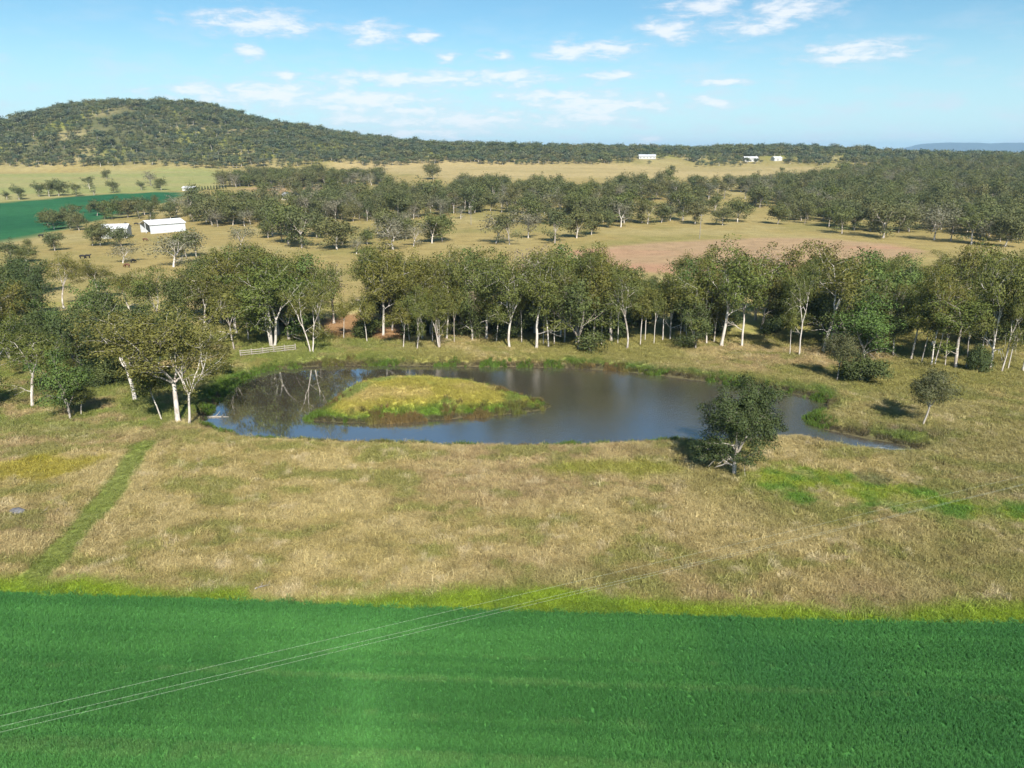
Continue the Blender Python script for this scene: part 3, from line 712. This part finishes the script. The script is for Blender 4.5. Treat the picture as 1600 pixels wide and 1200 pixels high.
PMARKS = [((-170, 335), 'near the long steel shed'), ((-200, 330), 'by the smaller white shed'), ((-215, 400), 'by the green field corner'), ((95, 330), 'near the timber power pole'), ((-22, 365), 'near the pale power pole'),
          ((-110, 560), 'near the white-roofed house'), ((-170, 590), 'near the grey-roofed house'), ((150, 300), 'past the brown ploughed field'), ((20, 320), 'near the brown field corner'), ((-90, 300), 'near the paddock thicket'), ((230, 330), 'where the woodland thickens'), ((-330, 700), 'on the pale field'), ((-420, 560), 'across the green field'), ((0, 800), 'before the stubble field'), ((200, 420), 'well past the ploughed field'), ((300, 480), 'deep in the woodland')]
def place_words(x, y, marks): return min(marks, key=lambda m: math.hypot(x-m[0][0], (y-m[0][1])*.8))[1]
def size_word(h): return 'tall' if h > 17.5 else 'fairly tall' if h > 14.5 else 'middling' if h > 11 else 'short' if h > 7.5 else 'very small'
VARW = {'gum': ['forking at mid height', 'with high-forking trunk', 'with many low boughs', 'with compact crown', 'with broad flat crown', 'with crooked boughs', 'with crown hanging low', 'with narrow crown'],
        'paddock': ['with pale trunk', 'with dark low-forking trunk', 'with pale bare trunk', 'with low dark boughs', 'with broad crown', 'with narrow crown']}
def full_label(kind, vi, x, y, h, label):
    if '{' not in label: return label
    v = VARW.get(kind); v = ' ' + v[vi % len(v)] if v else ''
    return label.format(s=size_word(h), v=v, p=place_words(x, y, MARKS if y < 200 else PMARKS))
def tree_px(kind, px, py, ty, label, group=None, hw=None, **kw):
    """tree whose foot stands at photo pixel (px, py) and whose top reaches row ty"""
    p = on_ground(px, py); d = ray(px, ty); k = p[1]/d[1]; h = CAM_H + d[2]*k - p[2]
    depth = p[1]*math.cos(PITCH)+(CAM_H-p[2])*math.sin(PITCH)
    return tree(kind, p[0], p[1], max(h, 1.2), label, group, width=None if hw is None else hw*depth/F, **kw)
# --- trees with a look of their own
tree_px('lone', 1147, 742, 604, 'lone dark-leaved spreading tree beside the bright green swamp grass below the dam', hw=66, var=0, rz=.6, name='paddock_tree')
tree_px('small', 1442, 664, 580, 'small sparse grey-leaved tree standing alone on grass past the shallow end of dam', hw=36, rz=1.0, name='paddock_tree')
tree_px('wide', 279, 659, 484, 'big leaning gum with thick white trunk at the corner of the dam', hw=84, var=0, rz=2.2, tilt=(0, -.14))
tree_px('wide', 296, 664, 492, 'big white-limbed gum leaning out over the dam water', hw=66, var=1, rz=.4, tilt=(0, .16))
tree_px('slim', 253, 657, 560, 'thin crooked gum beside the two big leaning gums at the dam', tilt=(0, -.12), hw=26)
tree_px('wide', 212, 626, 488, 'olive-crowned gum growing behind the two big leaning gums', hw=52, var=0, rz=4.0)
tree_px('gum', 51, 636, 512, 'white forked gum standing apart on the grass beside small green trees', hw=52, var=1)
tree_px('bright', 110, 655, 548, 'bright green slender tree on the grass near the white forked gum', hw=34)
tree_px('slim', 127, 649, 604, 'short young gum beside the bright green slender tree', hw=20)
tree_px('bright', 1349, 562, 462, 'bright green leafy tree standing out from the dark gums near the shallow end', hw=42)
tree_px('small', 1308, 594, 524, 'small grey bushy tree in shade in front of the bright green tree', hw=24)
tree_px('shrub', 1345, 597, 556, 'dark green rounded shrub beside the small grey bushy tree', name='shrub', hw=26)
tree_px('shrub', 1529, 582, 540, 'upright green shrub at the foot of the dark gums', name='shrub', hw=14)
tree_px('gum', 1127, 541, 380, 'tallest twin-trunked gum of the belt, white trunks below the brown field', hw=52, var=4)
tree_px('twin', 487, 551, 420, 'rounded gum with twin white trunks by the end of the timber rails', hw=40, var=0)
tree_px('twin', 426, 541, 405, 'large gum with several pale stems behind the timber rails', hw=56, var=2)
tree_px('gum', 796, 543, 402, 'broad gum with white branching limbs directly behind the island', hw=50, var=2)
tree_px('gum', 980, 545, 410, 'gum with bright white split trunk standing forward on the far bank', hw=42, var=3)
tree_px('slim', 537, 530, 460, 'spindly pale young gum on the bare red soil bank', hw=16)
tree_px('gum', 698, 530, 388, 'tall gum with high white forking limbs behind the island mound', hw=36, var=0)
# --- the belt of gums behind the dam, front row
G1 = 'gums in the front row of the belt behind the dam'
front = [('gum',366,547,452,26),('gum',388,531,430,24),('slim',574,535,458,16),('gum',599,525,390,38),('gum',613,516,400,30),('slim',630,543,470,18),('gum',652,546,455,24),
 ('gum',660,530,420,30),('twin',687,544,455,22),('gum',721,525,425,26),('gum',838,545,412,26),('slim',849,538,440,20),('gum',857,543,395,30),('gum',882,535,400,30),('gum',926,540,396,32),
 ('slim',1008,533,440,16),('slim',1022,537,455,18),('slim',1035,533,440,18),('gum',1047,531,425,22),('slim',1062,535,450,16),('gum',1083,537,420,24),('slim',1093,528,440,16),('gum',1104,538,415,28),
 ('gum',1249,555,412,30),('slim',1234,555,470,14),('gum',1286,551,388,46),('gum',1423,562,440,26),('gum',1455,571,420,26),('slim',1460,570,460,18),('slim',1477,572,470,18),('gum',1493,575,450,28),
 ('gum',1547,576,400,34),('gum',1565,581,425,26),('slim',1575,577,460,18),('gum',1598,580,410,36),('gum',1395,556,440,30),('bushy',1375,552,450,30),('gum',760,530,395,36),('bushy',740,528,440,28),('gum',955,534,400,28),('slim',815,536,440,18),('slim',866,538,430,18),('slim',900,537,430,18),('slim',940,540,445,16),('slim',965,538,440,16),('slim',1000,540,450,16),('slim',1072,533,440,16),('slim',1115,536,440,16),('slim',640,532,440,18),('slim',676,536,450,16),('slim',710,536,450,16),('slim',775,536,440,18),('slim',1440,566,460,18),('slim',1510,575,460,18),('slim',1530,572,450,18),
 ('dying',738,532,428,18),('dying',522,505,425,24),('dying',836,520,390,26),('dying',1180,500,395,26),('dying',655,515,420,22)]
LBL = {'gum': '{s} pale-trunked gum{v}, front of belt {p}', 'slim': '{s} slim white-stemmed gum, front of belt {p}',
       'twin': '{s} twin-stemmed white gum, front of belt {p}', 'dying': '{s} half-dead gum with thin buff foliage, front of belt {p}', 'bushy': '{s} dense dark bushy tree, front of belt {p}'}
for kd, px, py, ty, hw in front: tree_px(kd, px, py, ty - (6 if kd != 'slim' else 0), LBL[kd], G1, hw=hw*1.12)
# --- second and third rows of the belt
G2 = 'trees crowding the back of the belt behind the dam'
LB2 = {'gum': '{s} gum{v}, back of the belt {p}', 'bushy': '{s} dark bushy tree, back of the belt {p}', 'bright': '{s} fresh green tree, back of the belt {p}'}
done = 0; tries = 0
while done < 100 and tries < 9000:
    tries += 1
    px = random.uniform(340, 1660); y = random.uniform(141, 190); x = (px-800)/F*(y*math.cos(PITCH)+CAM_H*math.sin(PITCH))
    if 500 < px < 560 or (1140 < px < 1185 and y > 150): continue
    if min(math.hypot(x-a, y-b) for a, b in TREE_XY) < 3.6: continue
    kd = random.choices(['gum','bushy','bright'], [.50,.45,.05])[0]
    h = min(max(CAM_H - (.150 if 980 < px < 1075 else .128)*y + random.uniform(-2.2, 1.4), 7), 21)
    if kd == 'bushy': h *= random.uniform(.5, .9)
    tree(kd, x, y, h, LB2[kd], G2); done += 1
done = 0; tries = 0
while done < 46 and tries < 9000:
    tries += 1
    px = random.uniform(350, 1650); y = random.uniform(152, 172); x = (px-800)/F*(y*math.cos(PITCH)+CAM_H*math.sin(PITCH))
    if 495 < px < 570 or 1130 < px < 1195 or min(math.hypot(x-a, y-b) for a, b in TREE_XY) < 2.6: continue
    hh, ww = random.uniform(3.5, 6.5), random.uniform(3, 4.5)
    tree('shrub', x, y, hh, '%s %s dark understorey shrub beneath the belt gums {p}' % ('broad' if ww > 4 else 'narrow' if ww < 3.4 else 'rounded', 'high' if hh > 5.5 else 'low' if hh < 4.5 else 'middling'), 'shrubs under the belt behind the dam', name='shrub', width=ww); done += 1
# --- thicket to the side of the dam
G3 = 'trees of the thicket beside the dam'
LB3 = {'gum': '{s} gum{v}, rising from the thicket beside the mown track', 'bushy': '{s} dark bushy tree in the thicket beside the mown track', 'bright': '{s} fresh green tree in the thicket beside the mown track', 'twin': 'twin-stemmed gum in the thicket beside the mown track'}
for kd, px, py, ty, hw in [('gum',100,482,395,34),('gum',205,492,420,30),('bushy',20,520,425,40),('bushy',60,500,430,36),('bushy',140,560,470,36),('bright',165,530,440,36),('bushy',120,585,490,30),('twin',128,583,500,26),
    ('gum',15,560,440,36),('bushy',185,540,440,36),('gum',250,520,415,40),('bushy',290,500,430,32),('gum',320,520,420,34),('bushy',70,570,470,34),('gum',0,600,480,40),('gum',-30,580,430,40),('bright',90,545,470,30),('bushy',225,560,480,32),
    ('gum',160,470,405,34),('bushy',40,460,405,34),('gum',340,480,398,34),('gum',350,505,430,26),('bushy',5,480,420,34),('bushy',-25,640,560,26),('shrub',180,600,560,22),('shrub',145,606,574,16),('bushy',275,560,470,26),('shrub',340,585,560,16)]:
    tree_px(kd, px, py, ty, LB3.get(kd, 'low dark shrub on the grass at the edge of the thicket'), G3, hw=hw, name='shrub' if kd == 'shrub' else 'gum_tree')
# --- paddock trees beyond the belt
def pad(L, lab, grp, kinds=('paddock', 'paddock', 'paddock', 'greypad')):
    for q in L:
        px, py, ty = q[:3]; kd = q[4] if len(q) > 4 else random.choice(kinds)
        tree_px(kd, px, py, ty, lab if kd == 'paddock' else lab.replace('gum', 'thin grey gum'), grp, hw=q[3] if len(q) > 3 and q[3] else None)
pad([(85,359,330),(110,357,326),(124,360,332),(164,342,320),(175,342,310),(200,340,311),(140,332,319),(218,342,318),(98,346,322),(118,343,318),(152,337,312),(187,336,308),(208,331,306),(226,336,308),(240,330,304),(236,346,314),(75,352,326)], '{s} gum{v}, along the near edge of the far green field', 'gums along the near edge of the far green field', ('paddock',))
pad([(17,410,375),(41,410,385),(50,395,372),(86,392,361),(145,384,352),(157,384,346),(192,411,380,20,'greypad'),(190,385,355),(271,417,364,34),(291,402,358),(307,401,358),(375,390,350)], '{s} gum{v}, in the cattle paddock {p}', 'gums in the cattle paddock round the sheds')
pad([(11,312,297),(30,312,287),(61,307,282),(77,307,284),(92,306,280),(120,307,286),(140,295,275),(147,305,295),(177,301,281),(167,280,264),(221,297,281),(236,290,267),(252,297,277),(350,292,266),(372,290,264),(390,290,266)], '{s} gum{v}, on the pale field below the hill', 'gums on the pale field below the hill')
pad([(419,372,337),(440,377,342,0,'greypad'),(472,387,325),(526,390,340,28),(535,382,345),(557,397,370),(574,382,357),(614,390,345,26),(646,385,347),(675,380,325,22),(691,377,332),(622,335,290),(669,322,277),(720,342,322,0,'greypad'),(775,380,330),(796,382,330),
     (825,372,325),(867,380,325,22),(901,372,320),(924,367,330),(950,355,325),(970,355,310),(1012,350,312),(1047,345,315),(1086,350,315),(1129,352,322),(1152,347,310)], '{s} gum{v}, on the dry paddock {p}', 'gums scattered on the dry paddock above the belt')
pad([(1215,350,315),(1252,345,312),(1295,355,320),(1315,365,325),(1380,372,315,34),(1460,375,320,28),(1485,377,325),(1517,382,330),(1536,382,335),(1570,386,328,24),(1545,370,320),(1420,362,320)], '{s} gum{v}, at the woodland edge, {p}', 'gums at the woodland edge by the ploughed field')
pad([(677,280,254),(1050,270,257),(1221,272,261)], '{s} gum{v}, alone on the far stubble field', 'gums alone on the far stubble field', ('paddock',))
# --- woodland that runs back from there: the nearest as trees, the rest as one mass
BAND = [[(555,362),(620,352),(760,342),(830,352),(950,350),(1100,346),(1250,348),(1300,356),(1400,366),(1640,384),(1700,384),(1700,252),(1600,254),(1420,262),(1330,276),(1250,292),(1000,300),(900,300),(700,298),(600,300)],
        [(235,348),(300,332),(395,320),(425,314),(520,312),(620,322),(640,372),(600,388),(500,392),(430,384),(390,356),(330,366),(300,352)],
        [(400,292),(440,283),(600,282),(590,290),(500,294),(420,296)],[(340,293),(400,283),(420,290),(370,294)]]
pts = []
cell = {}
for bi, B in enumerate(BAND):
    pg = np.array(B, float); n = (14000, 3000, 900, 300)[bi]
    wpts = np.array([on_ground(a, b_)[:2] for a, b_ in B])
    x = rng.uniform(wpts[:,0].min(), wpts[:,0].max(), n*2); y = rng.uniform(wpts[:,1].min(), wpts[:,1].max(), n*2)
    ins = sdf(wpts, x, y) < 0; thin = fbm(x, y, .028, 3, 131) > np.where((x > 190) & (y > 430), .36, (.53, .56, .2, .2)[bi])
    for a, b_ in zip(x[ins & thin], y[ins & thin]):
        sp = 7.0 + max(0, (b_-400))*.005; key = (int(a//12), int(b_//12))
        if any((a-c)**2+(b_-d)**2 < sp*sp for i in (-1,0,1) for j in (-1,0,1) for c, d in cell.get((key[0]+i, key[1]+j), [])): continue
        if b_ < 560 and any((a-c)**2+(b_-d)**2 < 36 for c, d in TREE_XY): continue
        cell.setdefault(key, []).append((a, b_)); pts.append((a, b_))
pts.sort(key=lambda q: q[1])
n_ind = max(0, 298 + 46 - N_TREES)
for a, b_ in pts[:n_ind]:
    kd = random.choices(['paddock', 'greypad'], [.78, .22])[0]
    tree(kd, a, b_, random.uniform(12, 19), '{s} gum{v}, in the open woodland {p}' if kd == 'paddock' else '{s} thin grey gum in the open woodland {p}', 'gums in the open woodland above the paddock')
rest = np.array(pts[n_ind:])
lod1 = [template('woodland_tree', join_template('woodland_tree', KIND['paddock'][k][:2])) for k in range(6)] + [template('woodland_tree', join_template('woodland_tree', KIND['greypad'][k][:2])) for k in range(2)]
vi = rng.choice(8, len(rest), p=[.13]*6+[.11]*2); s = rng.uniform(.75, 1.3, len(rest))
rot = np.stack([np.zeros(len(rest)), np.zeros(len(rest)), rng.uniform(0, 6.283, len(rest))], 1)
tag(scatter('woodland', np.stack([rest[:,0], rest[:,1], ground_h(rest[:,0], rest[:,1])], 1), rot, np.stack([s*1.25, s*1.25, s], 1), vi, lod1), 'open gum woodland running back to the skyline', 'woodland', kind='stuff')
# wooded hill and ridge
lod2 = []
for s in range(5):
    a = make_tree('hill', 1000+s, 'leaf_hill', 'bark_white' if s < 2 else 'bark_grey', 18, 2.2, 1.15, sides=3, minr=.12, H=13, fork=.24, nlimb=4, spread=.6, r0=.28, reach=.38, levels=2, sub=(3,4), zlo=1.5)
    lod2.append(template('hill_tree', join_template('hill_tree', a[:2])))
N = 90000
x = rng.uniform(-1500, 1500, N); y = rng.uniform(870, 1480, N)
hz = ground_h(x, y) - base_h(x, y)
foot = np.interp(x, [-2000, -700, -330, -200, 0, 2000], [880, 880, 930, 1000, 1040, 1040])
hill = (x < 60)
ppx, ppy = project(x, y, ground_h(x, y))
ok = (y > foot + 18 + (fbm(x, y, .012, 3, 8)-.5)*60) & (fbm(x, y, .016, 3, 17) > np.where(hill, .27, .24))
ok &= ~((ppx > 985) & (ppx < 1330) & (y < 1150 + (fbm(x, y, .02, 2, 5)-.5)*80) & (fbm(x, y, .03, 2, 55) < .60))
x, y = x[ok], y[ok]; sel, cell = [], {}
for i_, (a, b_) in enumerate(zip(x, y)):
    key = (int(a//8), int(b_//8))
    if any((a-c)**2+(b_-d)**2 < 7.0**2 for i in (-1,0,1) for j in (-1,0,1) for c, d in cell.get((key[0]+i, key[1]+j), [])): continue
    cell.setdefault(key, []).append((a, b_)); sel.append(i_)
x, y = x[sel], y[sel]; n = len(x); s = .5 + .55*rng.random(n)**1.3 + .45*(rng.random(n) > .86)
rot = np.stack([np.zeros(n), np.zeros(n), rng.uniform(0, 6.283, n)], 1)
tag(scatter('hill_forest', np.stack([x, y, ground_h(x, y)], 1), rot, np.stack([s*1.45, s*1.45, s], 1), rng.integers(0, 5, n), lod2), 'eucalypt forest covering the hill and the ridge beyond', 'forest', kind='stuff')

# ------------------------------------------------------------------ farm buildings
def building(name, label, px, py, rz, L, W, hw, hr, wall, roof, open_end=False, windows=0, door=True, group=None, cat='shed'):
    p = on_ground(px, py); e = bpy.data.objects.new(name, None); C.objects.link(e); e.location = p; e.rotation_euler = (0, 0, rz); tag(e, label, cat, group)
    a, b_ = L/2, W/2
    if open_end:     # open at the -x end: three walls with thickness
        V = [(-a,-b_,-.5),(a,-b_,-.5),(a,b_,-.5),(-a,b_,-.5),(-a,-b_,hw),(a,-b_,hw),(a,b_,hw),(-a,b_,hw),(a,0,hw+hr)]
        link('wall', poly_mesh('wall', V, [(0,1,5,4),(2,3,7,6),(1,2,6,8,5)], wall), e)
        q = .15; V = [(-a+.3,-b_+q,-.5),(a-q,-b_+q,-.5),(a-q,b_-q,-.5),(-a+.3,b_-q,-.5),(-a+.3,-b_+q,hw-.05),(a-q,-b_+q,hw-.05),(a-q,b_-q,hw-.05),(-a+.3,b_-q,hw-.05)]
        link('lining', poly_mesh('lining', V, [(4,5,1,0),(6,7,3,2),(5,6,2,1)], 'wall_steel'), e)
        for yy in (-b_, 0, b_):
            link('post', boxes('post', [(-a-.02, -a+.25, yy-.12, yy+.12, -.5, hw+(hr-.1 if yy == 0 else -.02))], 'wall_steel'), e)
    else:
        V = [(-a,-b_,-.5),(a,-b_,-.5),(a,b_,-.5),(-a,b_,-.5),(-a,-b_,hw),(a,-b_,hw),(a,b_,hw),(-a,b_,hw),(a,0,hw+hr),(-a,0,hw+hr)]
        link('wall', poly_mesh('wall', V, [(0,1,5,4),(2,3,7,6),(1,2,6,8,5),(3,0,4,9,7)], wall), e)
    o, th = .45, .14; sl = hr/b_
    for sg in (-1, 1):
        y1 = sg*(b_+o); z1 = hw-o*sl
        V = [(-a-o,y1,z1+.04),(a+o,y1,z1+.04),(a+o,sg*.01,hw+hr+.04),(-a-o,sg*.01,hw+hr+.04)]; V += [(q[0],q[1],q[2]+th) for q in V]
        link('roof', poly_mesh('roof', V, [(0,1,2,3),(7,6,5,4),(0,4,5,1),(1,5,6,2),(2,6,7,3),(3,7,4,0)], roof), e)
    if door: link('door', boxes('door', [(-a*.1-.6, -a*.1+.6, -b_-.06, -b_-.005, 0, 2.1)], 'interior_dark' if cat == 'shed' else 'wall_cream'), e)
    for k in range(windows):
        xx = -a + (k+.5)*L/windows
        if door and abs(xx+a*.1) < 1.2: continue
        wv_ = link('window', boxes('window', [(xx-.7, xx+.7, -b_-.05, -b_-.004, 1.0, 2.1)], 'window_glass'), e)
        link('sill', boxes('sill', [(xx-.8, xx+.8, -b_-.12, -b_-.052, .9, .98)], 'roof_white'), wv_)
    return e
pa_, pb_ = on_ground(229.5, 370), on_ground(286, 365)
ang = math.atan2(pb_[1]-pa_[1], pb_[0]-pa_[0])
building('farm_shed', 'long white-roofed steel shed with open end in the cattle paddock', 256, 362, ang, 17.5, 10, 4.2, 1.7, 'wall_steel', 'roof_white', open_end=True, door=False)
building('farm_shed', 'smaller white shed half hidden behind trees beside the long steel shed', 183, 371, .25, 11, 9, 4.4, 1.6, 'wall_white', 'roof_white', windows=0)
building('farm_shed', 'low white shed beside the row of small conifers', 297, 298, 0, 10, 7, 2.6, 1.0, 'wall_white', 'roof_white')
building('farm_house', 'white-roofed house between trees at the back of the dry paddock', 573, 321, .1, 17, 10, 3, 2.2, 'wall_white', 'roof_white', windows=4, cat='house')
building('farm_house', 'grey-roofed house among trees by the bare brown field', 458, 312, -.2, 14, 9, 3, 2.2, 'wall_cream', 'roof_grey', windows=4, cat='house')
building('farm_house', 'white-roofed house high on the far ridge among trees', 1022, 237, .2, 17, 10, 4, 3, 'wall_white', 'roof_white', windows=5, cat='house')
building('farm_house', 'grey-roofed house on the far ridge below the white-roofed house', 1011, 248, -.1, 24, 11, 3.5, 2.5, 'wall_white', 'roof_grey', windows=5, cat='house')
building('farm_shed', 'broad white shed on the cleared slope beyond the stubble field', 1172, 252, 0, 19, 11, 4.5, 2, 'wall_white', 'roof_white')
building('farm_shed', 'small white shed on the cleared slope near the broad white shed', 1213, 251, .3, 13, 9, 4, 1.6, 'wall_white', 'roof_white')
for k in range(11):
    tree_px('conifer', 307+k*4.6, 298.5-k*.35, 291.5-k*.3, 'small clipped conifer in a row beside the low white shed', 'conifers in a row', name='conifer')

# power poles out in the paddock
def pole(px, py, ty, label):
    p = on_ground(px, py); d = ray(px, ty); h = CAM_H + d[2]*p[1]/d[1] - p[2]
    e = bpy.data.objects.new('power_pole', None); C.objects.link(e); e.location = p; tag(e, label, 'pole')
    v, f = tubes([(np.array([[0,0,-.5],[0,0,h*.5],[.03,0,h]]), np.array([.17,.15,.11]))], 8); link('post', mesh_np('post', v, f, 'dead_wood', True), e)
    link('crossarm', boxes('crossarm', [(-1.1,1.1,-.17,-.06,h-.75,h-.6)], 'dead_wood'), e)
    for xx in (-1, 0, 1):
        v, f = tubes([(np.array([[xx,-.11,h-.6],[xx,-.11,h-.35]]), np.array([.07,.05]))], 6); link('insulator', mesh_np('insulator', v, f, 'wire', True), e)
pole(1093, 373, 334, 'timber power pole on the dry paddock above the brown field')
pole(736, 351, 321, 'pale power pole among scattered gums on the dry paddock')

# three wires strung over the crop
for k, ((ax, ay), (bx, by), lab) in enumerate([((0,1119),(740,946),'outer wire'), ((0,1136),(800,947),'middle wire'), ((0,1145),(800,952),'inner wire')]):
    A = unproject(ax, ay, 7.0); B = unproject(bx, by, 7.0); d = (B-A)/np.linalg.norm(B-A)
    s = np.linspace(-60, 150, 60); P = np.stack([A[0]+d[0]*s, A[1]+d[1]*s, 7.0 + ((s-30)/110)**2*.5], 1)
    v, f = tubes([(P, np.full(60, .0038))], 5)
    tag(link('power_line', mesh_np('power_line', v, f, 'wire', True)), ('thin %s strung over the green crop, %s' % (('pale wire', 'set apart from the close pair') if k == 0 else ('pale wire', 'one of the close pair'))), 'wire', 'wires over the crop')

# timber rails by the dam
def rails():
    A, B = on_ground(376, 558), on_ground(462, 548); L = float(np.hypot(*(B-A)[:2])); a = math.atan2(B[1]-A[1], B[0]-A[0])
    e = bpy.data.objects.new('rail_fence', None); C.objects.link(e); e.location = A; e.rotation_euler = (0, 0, a); tag(e, 'weathered timber post and rail yard fence beside the dam bank', 'fence')
    n = 6; pm = boxes('post', [(-.09, .09, -.09, .09, -.4, 1.45)], 'rail_wood')
    for k in range(n):
        o = link('post', pm, e, (L*k/(n-1), 0, gz(A[0]+(B[0]-A[0])*k/(n-1), A[1]+(B[1]-A[1])*k/(n-1))-A[2]))
    seg = L/(n-1); rm = boxes('rail', [(.02, seg-.02, -.15, -.095, -.08, .08)], 'rail_wood')
    for k in range(n-1):
        for hh in (.45, .85, 1.25): link('rail', rm, e, (seg*k, 0, hh + random.uniform(-.03, .03)), (0, random.uniform(-.012, .012), 0))
rails()
# log in the water, rock and dead sticks on the grass
def log(name, label, px, py, z, L, r0, rz, mat, cat='log', forks=2):
    p = unproject(px, py, z); e = bpy.data.objects.new(name, None); C.objects.link(e); e.location = (p[0], p[1], z); e.rotation_euler = (0, 0, rz); tag(e, label, cat)
    s = np.linspace(0, 1, 9); P = np.stack([(s-.5)*L, np.sin(s*3)*L*.05, np.sin(s*5)*r0*.3 + .02], 1)
    v, f = tubes([(P, r0*(1-.55*s)*(1+.12*np.sin(s*19)))], 8); link('trunk', mesh_np('log', v, f, mat, True), e)
    for k in range(forks):
        i = 3+2*k; q = np.array([P[i], P[i]+np.array([.25*L*.5, (-1)**k*.12*L, .10*L]), P[i]+np.array([.4*L*.5, (-1)**k*.2*L, .2*L])]); v, f = tubes([(q, np.array([.45, .3, .12])*r0)], 6); link('branch', mesh_np('branch', v, f, mat, True), e)
log('floating_log', 'pale dead log lying in the water under the leaning gums', 340, 652, WATER_Z, 3.4, .17, .1, 'dead_wood')
log('dead_branch', 'short grey dead branch on dry grass beside the grey boulder', 68, 803, .25, 2.6, .09, -.1, 'dead_wood', 'branch', 3)
log('dead_branch', 'tangled grey dead branch at the edge of the green crop', 410, 917, .3, 1.3, .07, .5, 'dead_wood', 'branch', 3)
def boulder(px, py, label, s):
    p = on_ground(px, py); r = np.random.default_rng(5); n, m = 14, 8; V = []
    for j in range(m+1):
        for i in range(n):
            a, b_ = 6.283*i/n, math.pi*j/m; d = np.array([math.sin(b_)*math.cos(a), math.sin(b_)*math.sin(a), math.cos(b_)])
            k = 1+.35*(vnoise(d[0]*2+5, d[1]*2+d[2]*3+5, 1.1)-.5); V.append(d*k*np.array(s))
    Fc = [(j*n+i, j*n+(i+1) % n, (j+1)*n+(i+1) % n, (j+1)*n+i) for j in range(m) for i in range(n)]
    o = link('boulder', mesh_np('boulder', V, Fc, 'stone', False), None, (p[0], p[1], p[2]+s[2]*.55)); tag(o, label, 'rock')
boulder(28, 803, 'grey boulder half sunk in dry grass beside the mown track', (.85, .5, .48))

# cattle
def cow_mesh(name, mat, grazing):
    me = bpy.data.meshes.new(name)
    V = [(0,0,1.05),(.45,0,1.08),(.8,0,1.1),(-.45,0,1.08),(-.8,0,1.1)]; Rr = [.40,.40,.33,.38,.33]; Ed = [(0,1),(1,2),(0,3),(3,4)]
    def add(p, r_, par): V.append(p); Rr.append(r_); Ed.append((par, len(V)-1)); return len(V)-1
    nk = add((1.1,0,.95 if grazing else 1.3), .2, 2); h1 = add((1.3,0,.5 if grazing else 1.5), .15, nk); add((1.42,0,.16) if grazing else (1.62,0,1.42), .09, h1)
    for sx, root in ((.72, 2), (-.72, 4)):
        for sy in (-.2, .2):
            k1 = add((sx, sy, .72), .16, root); k2 = add((sx+(.05 if sx < 0 else 0), sy, .4), .09, k1); k3 = add((sx, sy, .12), .07, k2); add((sx+.05, sy, .0), .08, k3)
    t1 = add((-1.02,0,1.12), .06, 4); add((-1.08,0,.55), .04, t1)
    me.from_pydata(V, Ed, []); o = bpy.data.objects.new('tmp', me); C.objects.link(o)
    md = o.modifiers.new('s', 'SKIN'); md.use_smooth_shade = True
    for i, sv in enumerate(me.skin_vertices[0].data): sv.radius = (Rr[i], Rr[i]); sv.use_root = (i == 0)
    o.modifiers.new('d', 'SUBSURF').levels = 1
    dg = bpy.context.evaluated_depsgraph_get(); dg.update(); res = bpy.data.meshes.new_from_object(o.evaluated_get(dg)); bpy.data.objects.remove(o)
    res.materials.clear(); res.materials.append(MAT[mat]); res.name = name; return res
CB, CG, CR_ = cow_mesh('cow_standing', 'hide_black', False), cow_mesh('cow_grazing', 'hide_black', True), cow_mesh('cow_brown', 'hide_brown', True)
for px, py, rz, me, lab in [(129,404,.2,CG,'black cow grazing in the paddock'),(137,403.5,.1,CB,'black cow standing beside another in the paddock'),(54,399,2.8,CG,'black cow in tree shade in the paddock'),(227,377,.1,CR_,'brown cow grazing in front of the long shed'),
     (213,352,.4,CG,'black cow grazing behind the long shed'),(197,352,2.9,CG,'black cow grazing behind the smaller shed'),(208,411,1.2,CG,'black calf at the edge of a tree shadow'),(199,418,3.0,CR_,'brown cow grazing just above the thicket'),(64,371,.3,CB,'black cow standing by the green field corner')]:
    p = on_ground(px, py); tag(link('cow', me, None, p, (0, 0, rz)), lab, 'cow', 'cattle in the paddock')

# ------------------------------------------------------------------ air
m, t = new_mat('haze_air')
pv = nd(t, 'ShaderNodeVolumePrincipled'); pv.inputs['Color'].default_value = (.50, .76, 1.0, 1); pv.inputs['Density'].default_value = 7e-5; pv.inputs['Anisotropy'].default_value = 0.0
o = nd(t, 'ShaderNodeOutputMaterial'); t.links.new(pv.outputs[0], o.inputs['Volume'])
v, f = box_vf(-12500, 12500, -1000, 16500, -6, 190)
tag(link('haze', mesh_np('haze', v, f, 'haze_air')), 'thin blue haze in the distant air', 'haze', kind='stuff')
print('TREES', N_TREES, 'woodland', len(rest), 'hill', n, 'grass', len(gg.data.vertices), 'crop', len(cg.data.vertices), 'ground', len(gx), 'tris', sum(len(me.loops)-2*len(me.polygons) for me in bpy.data.meshes))
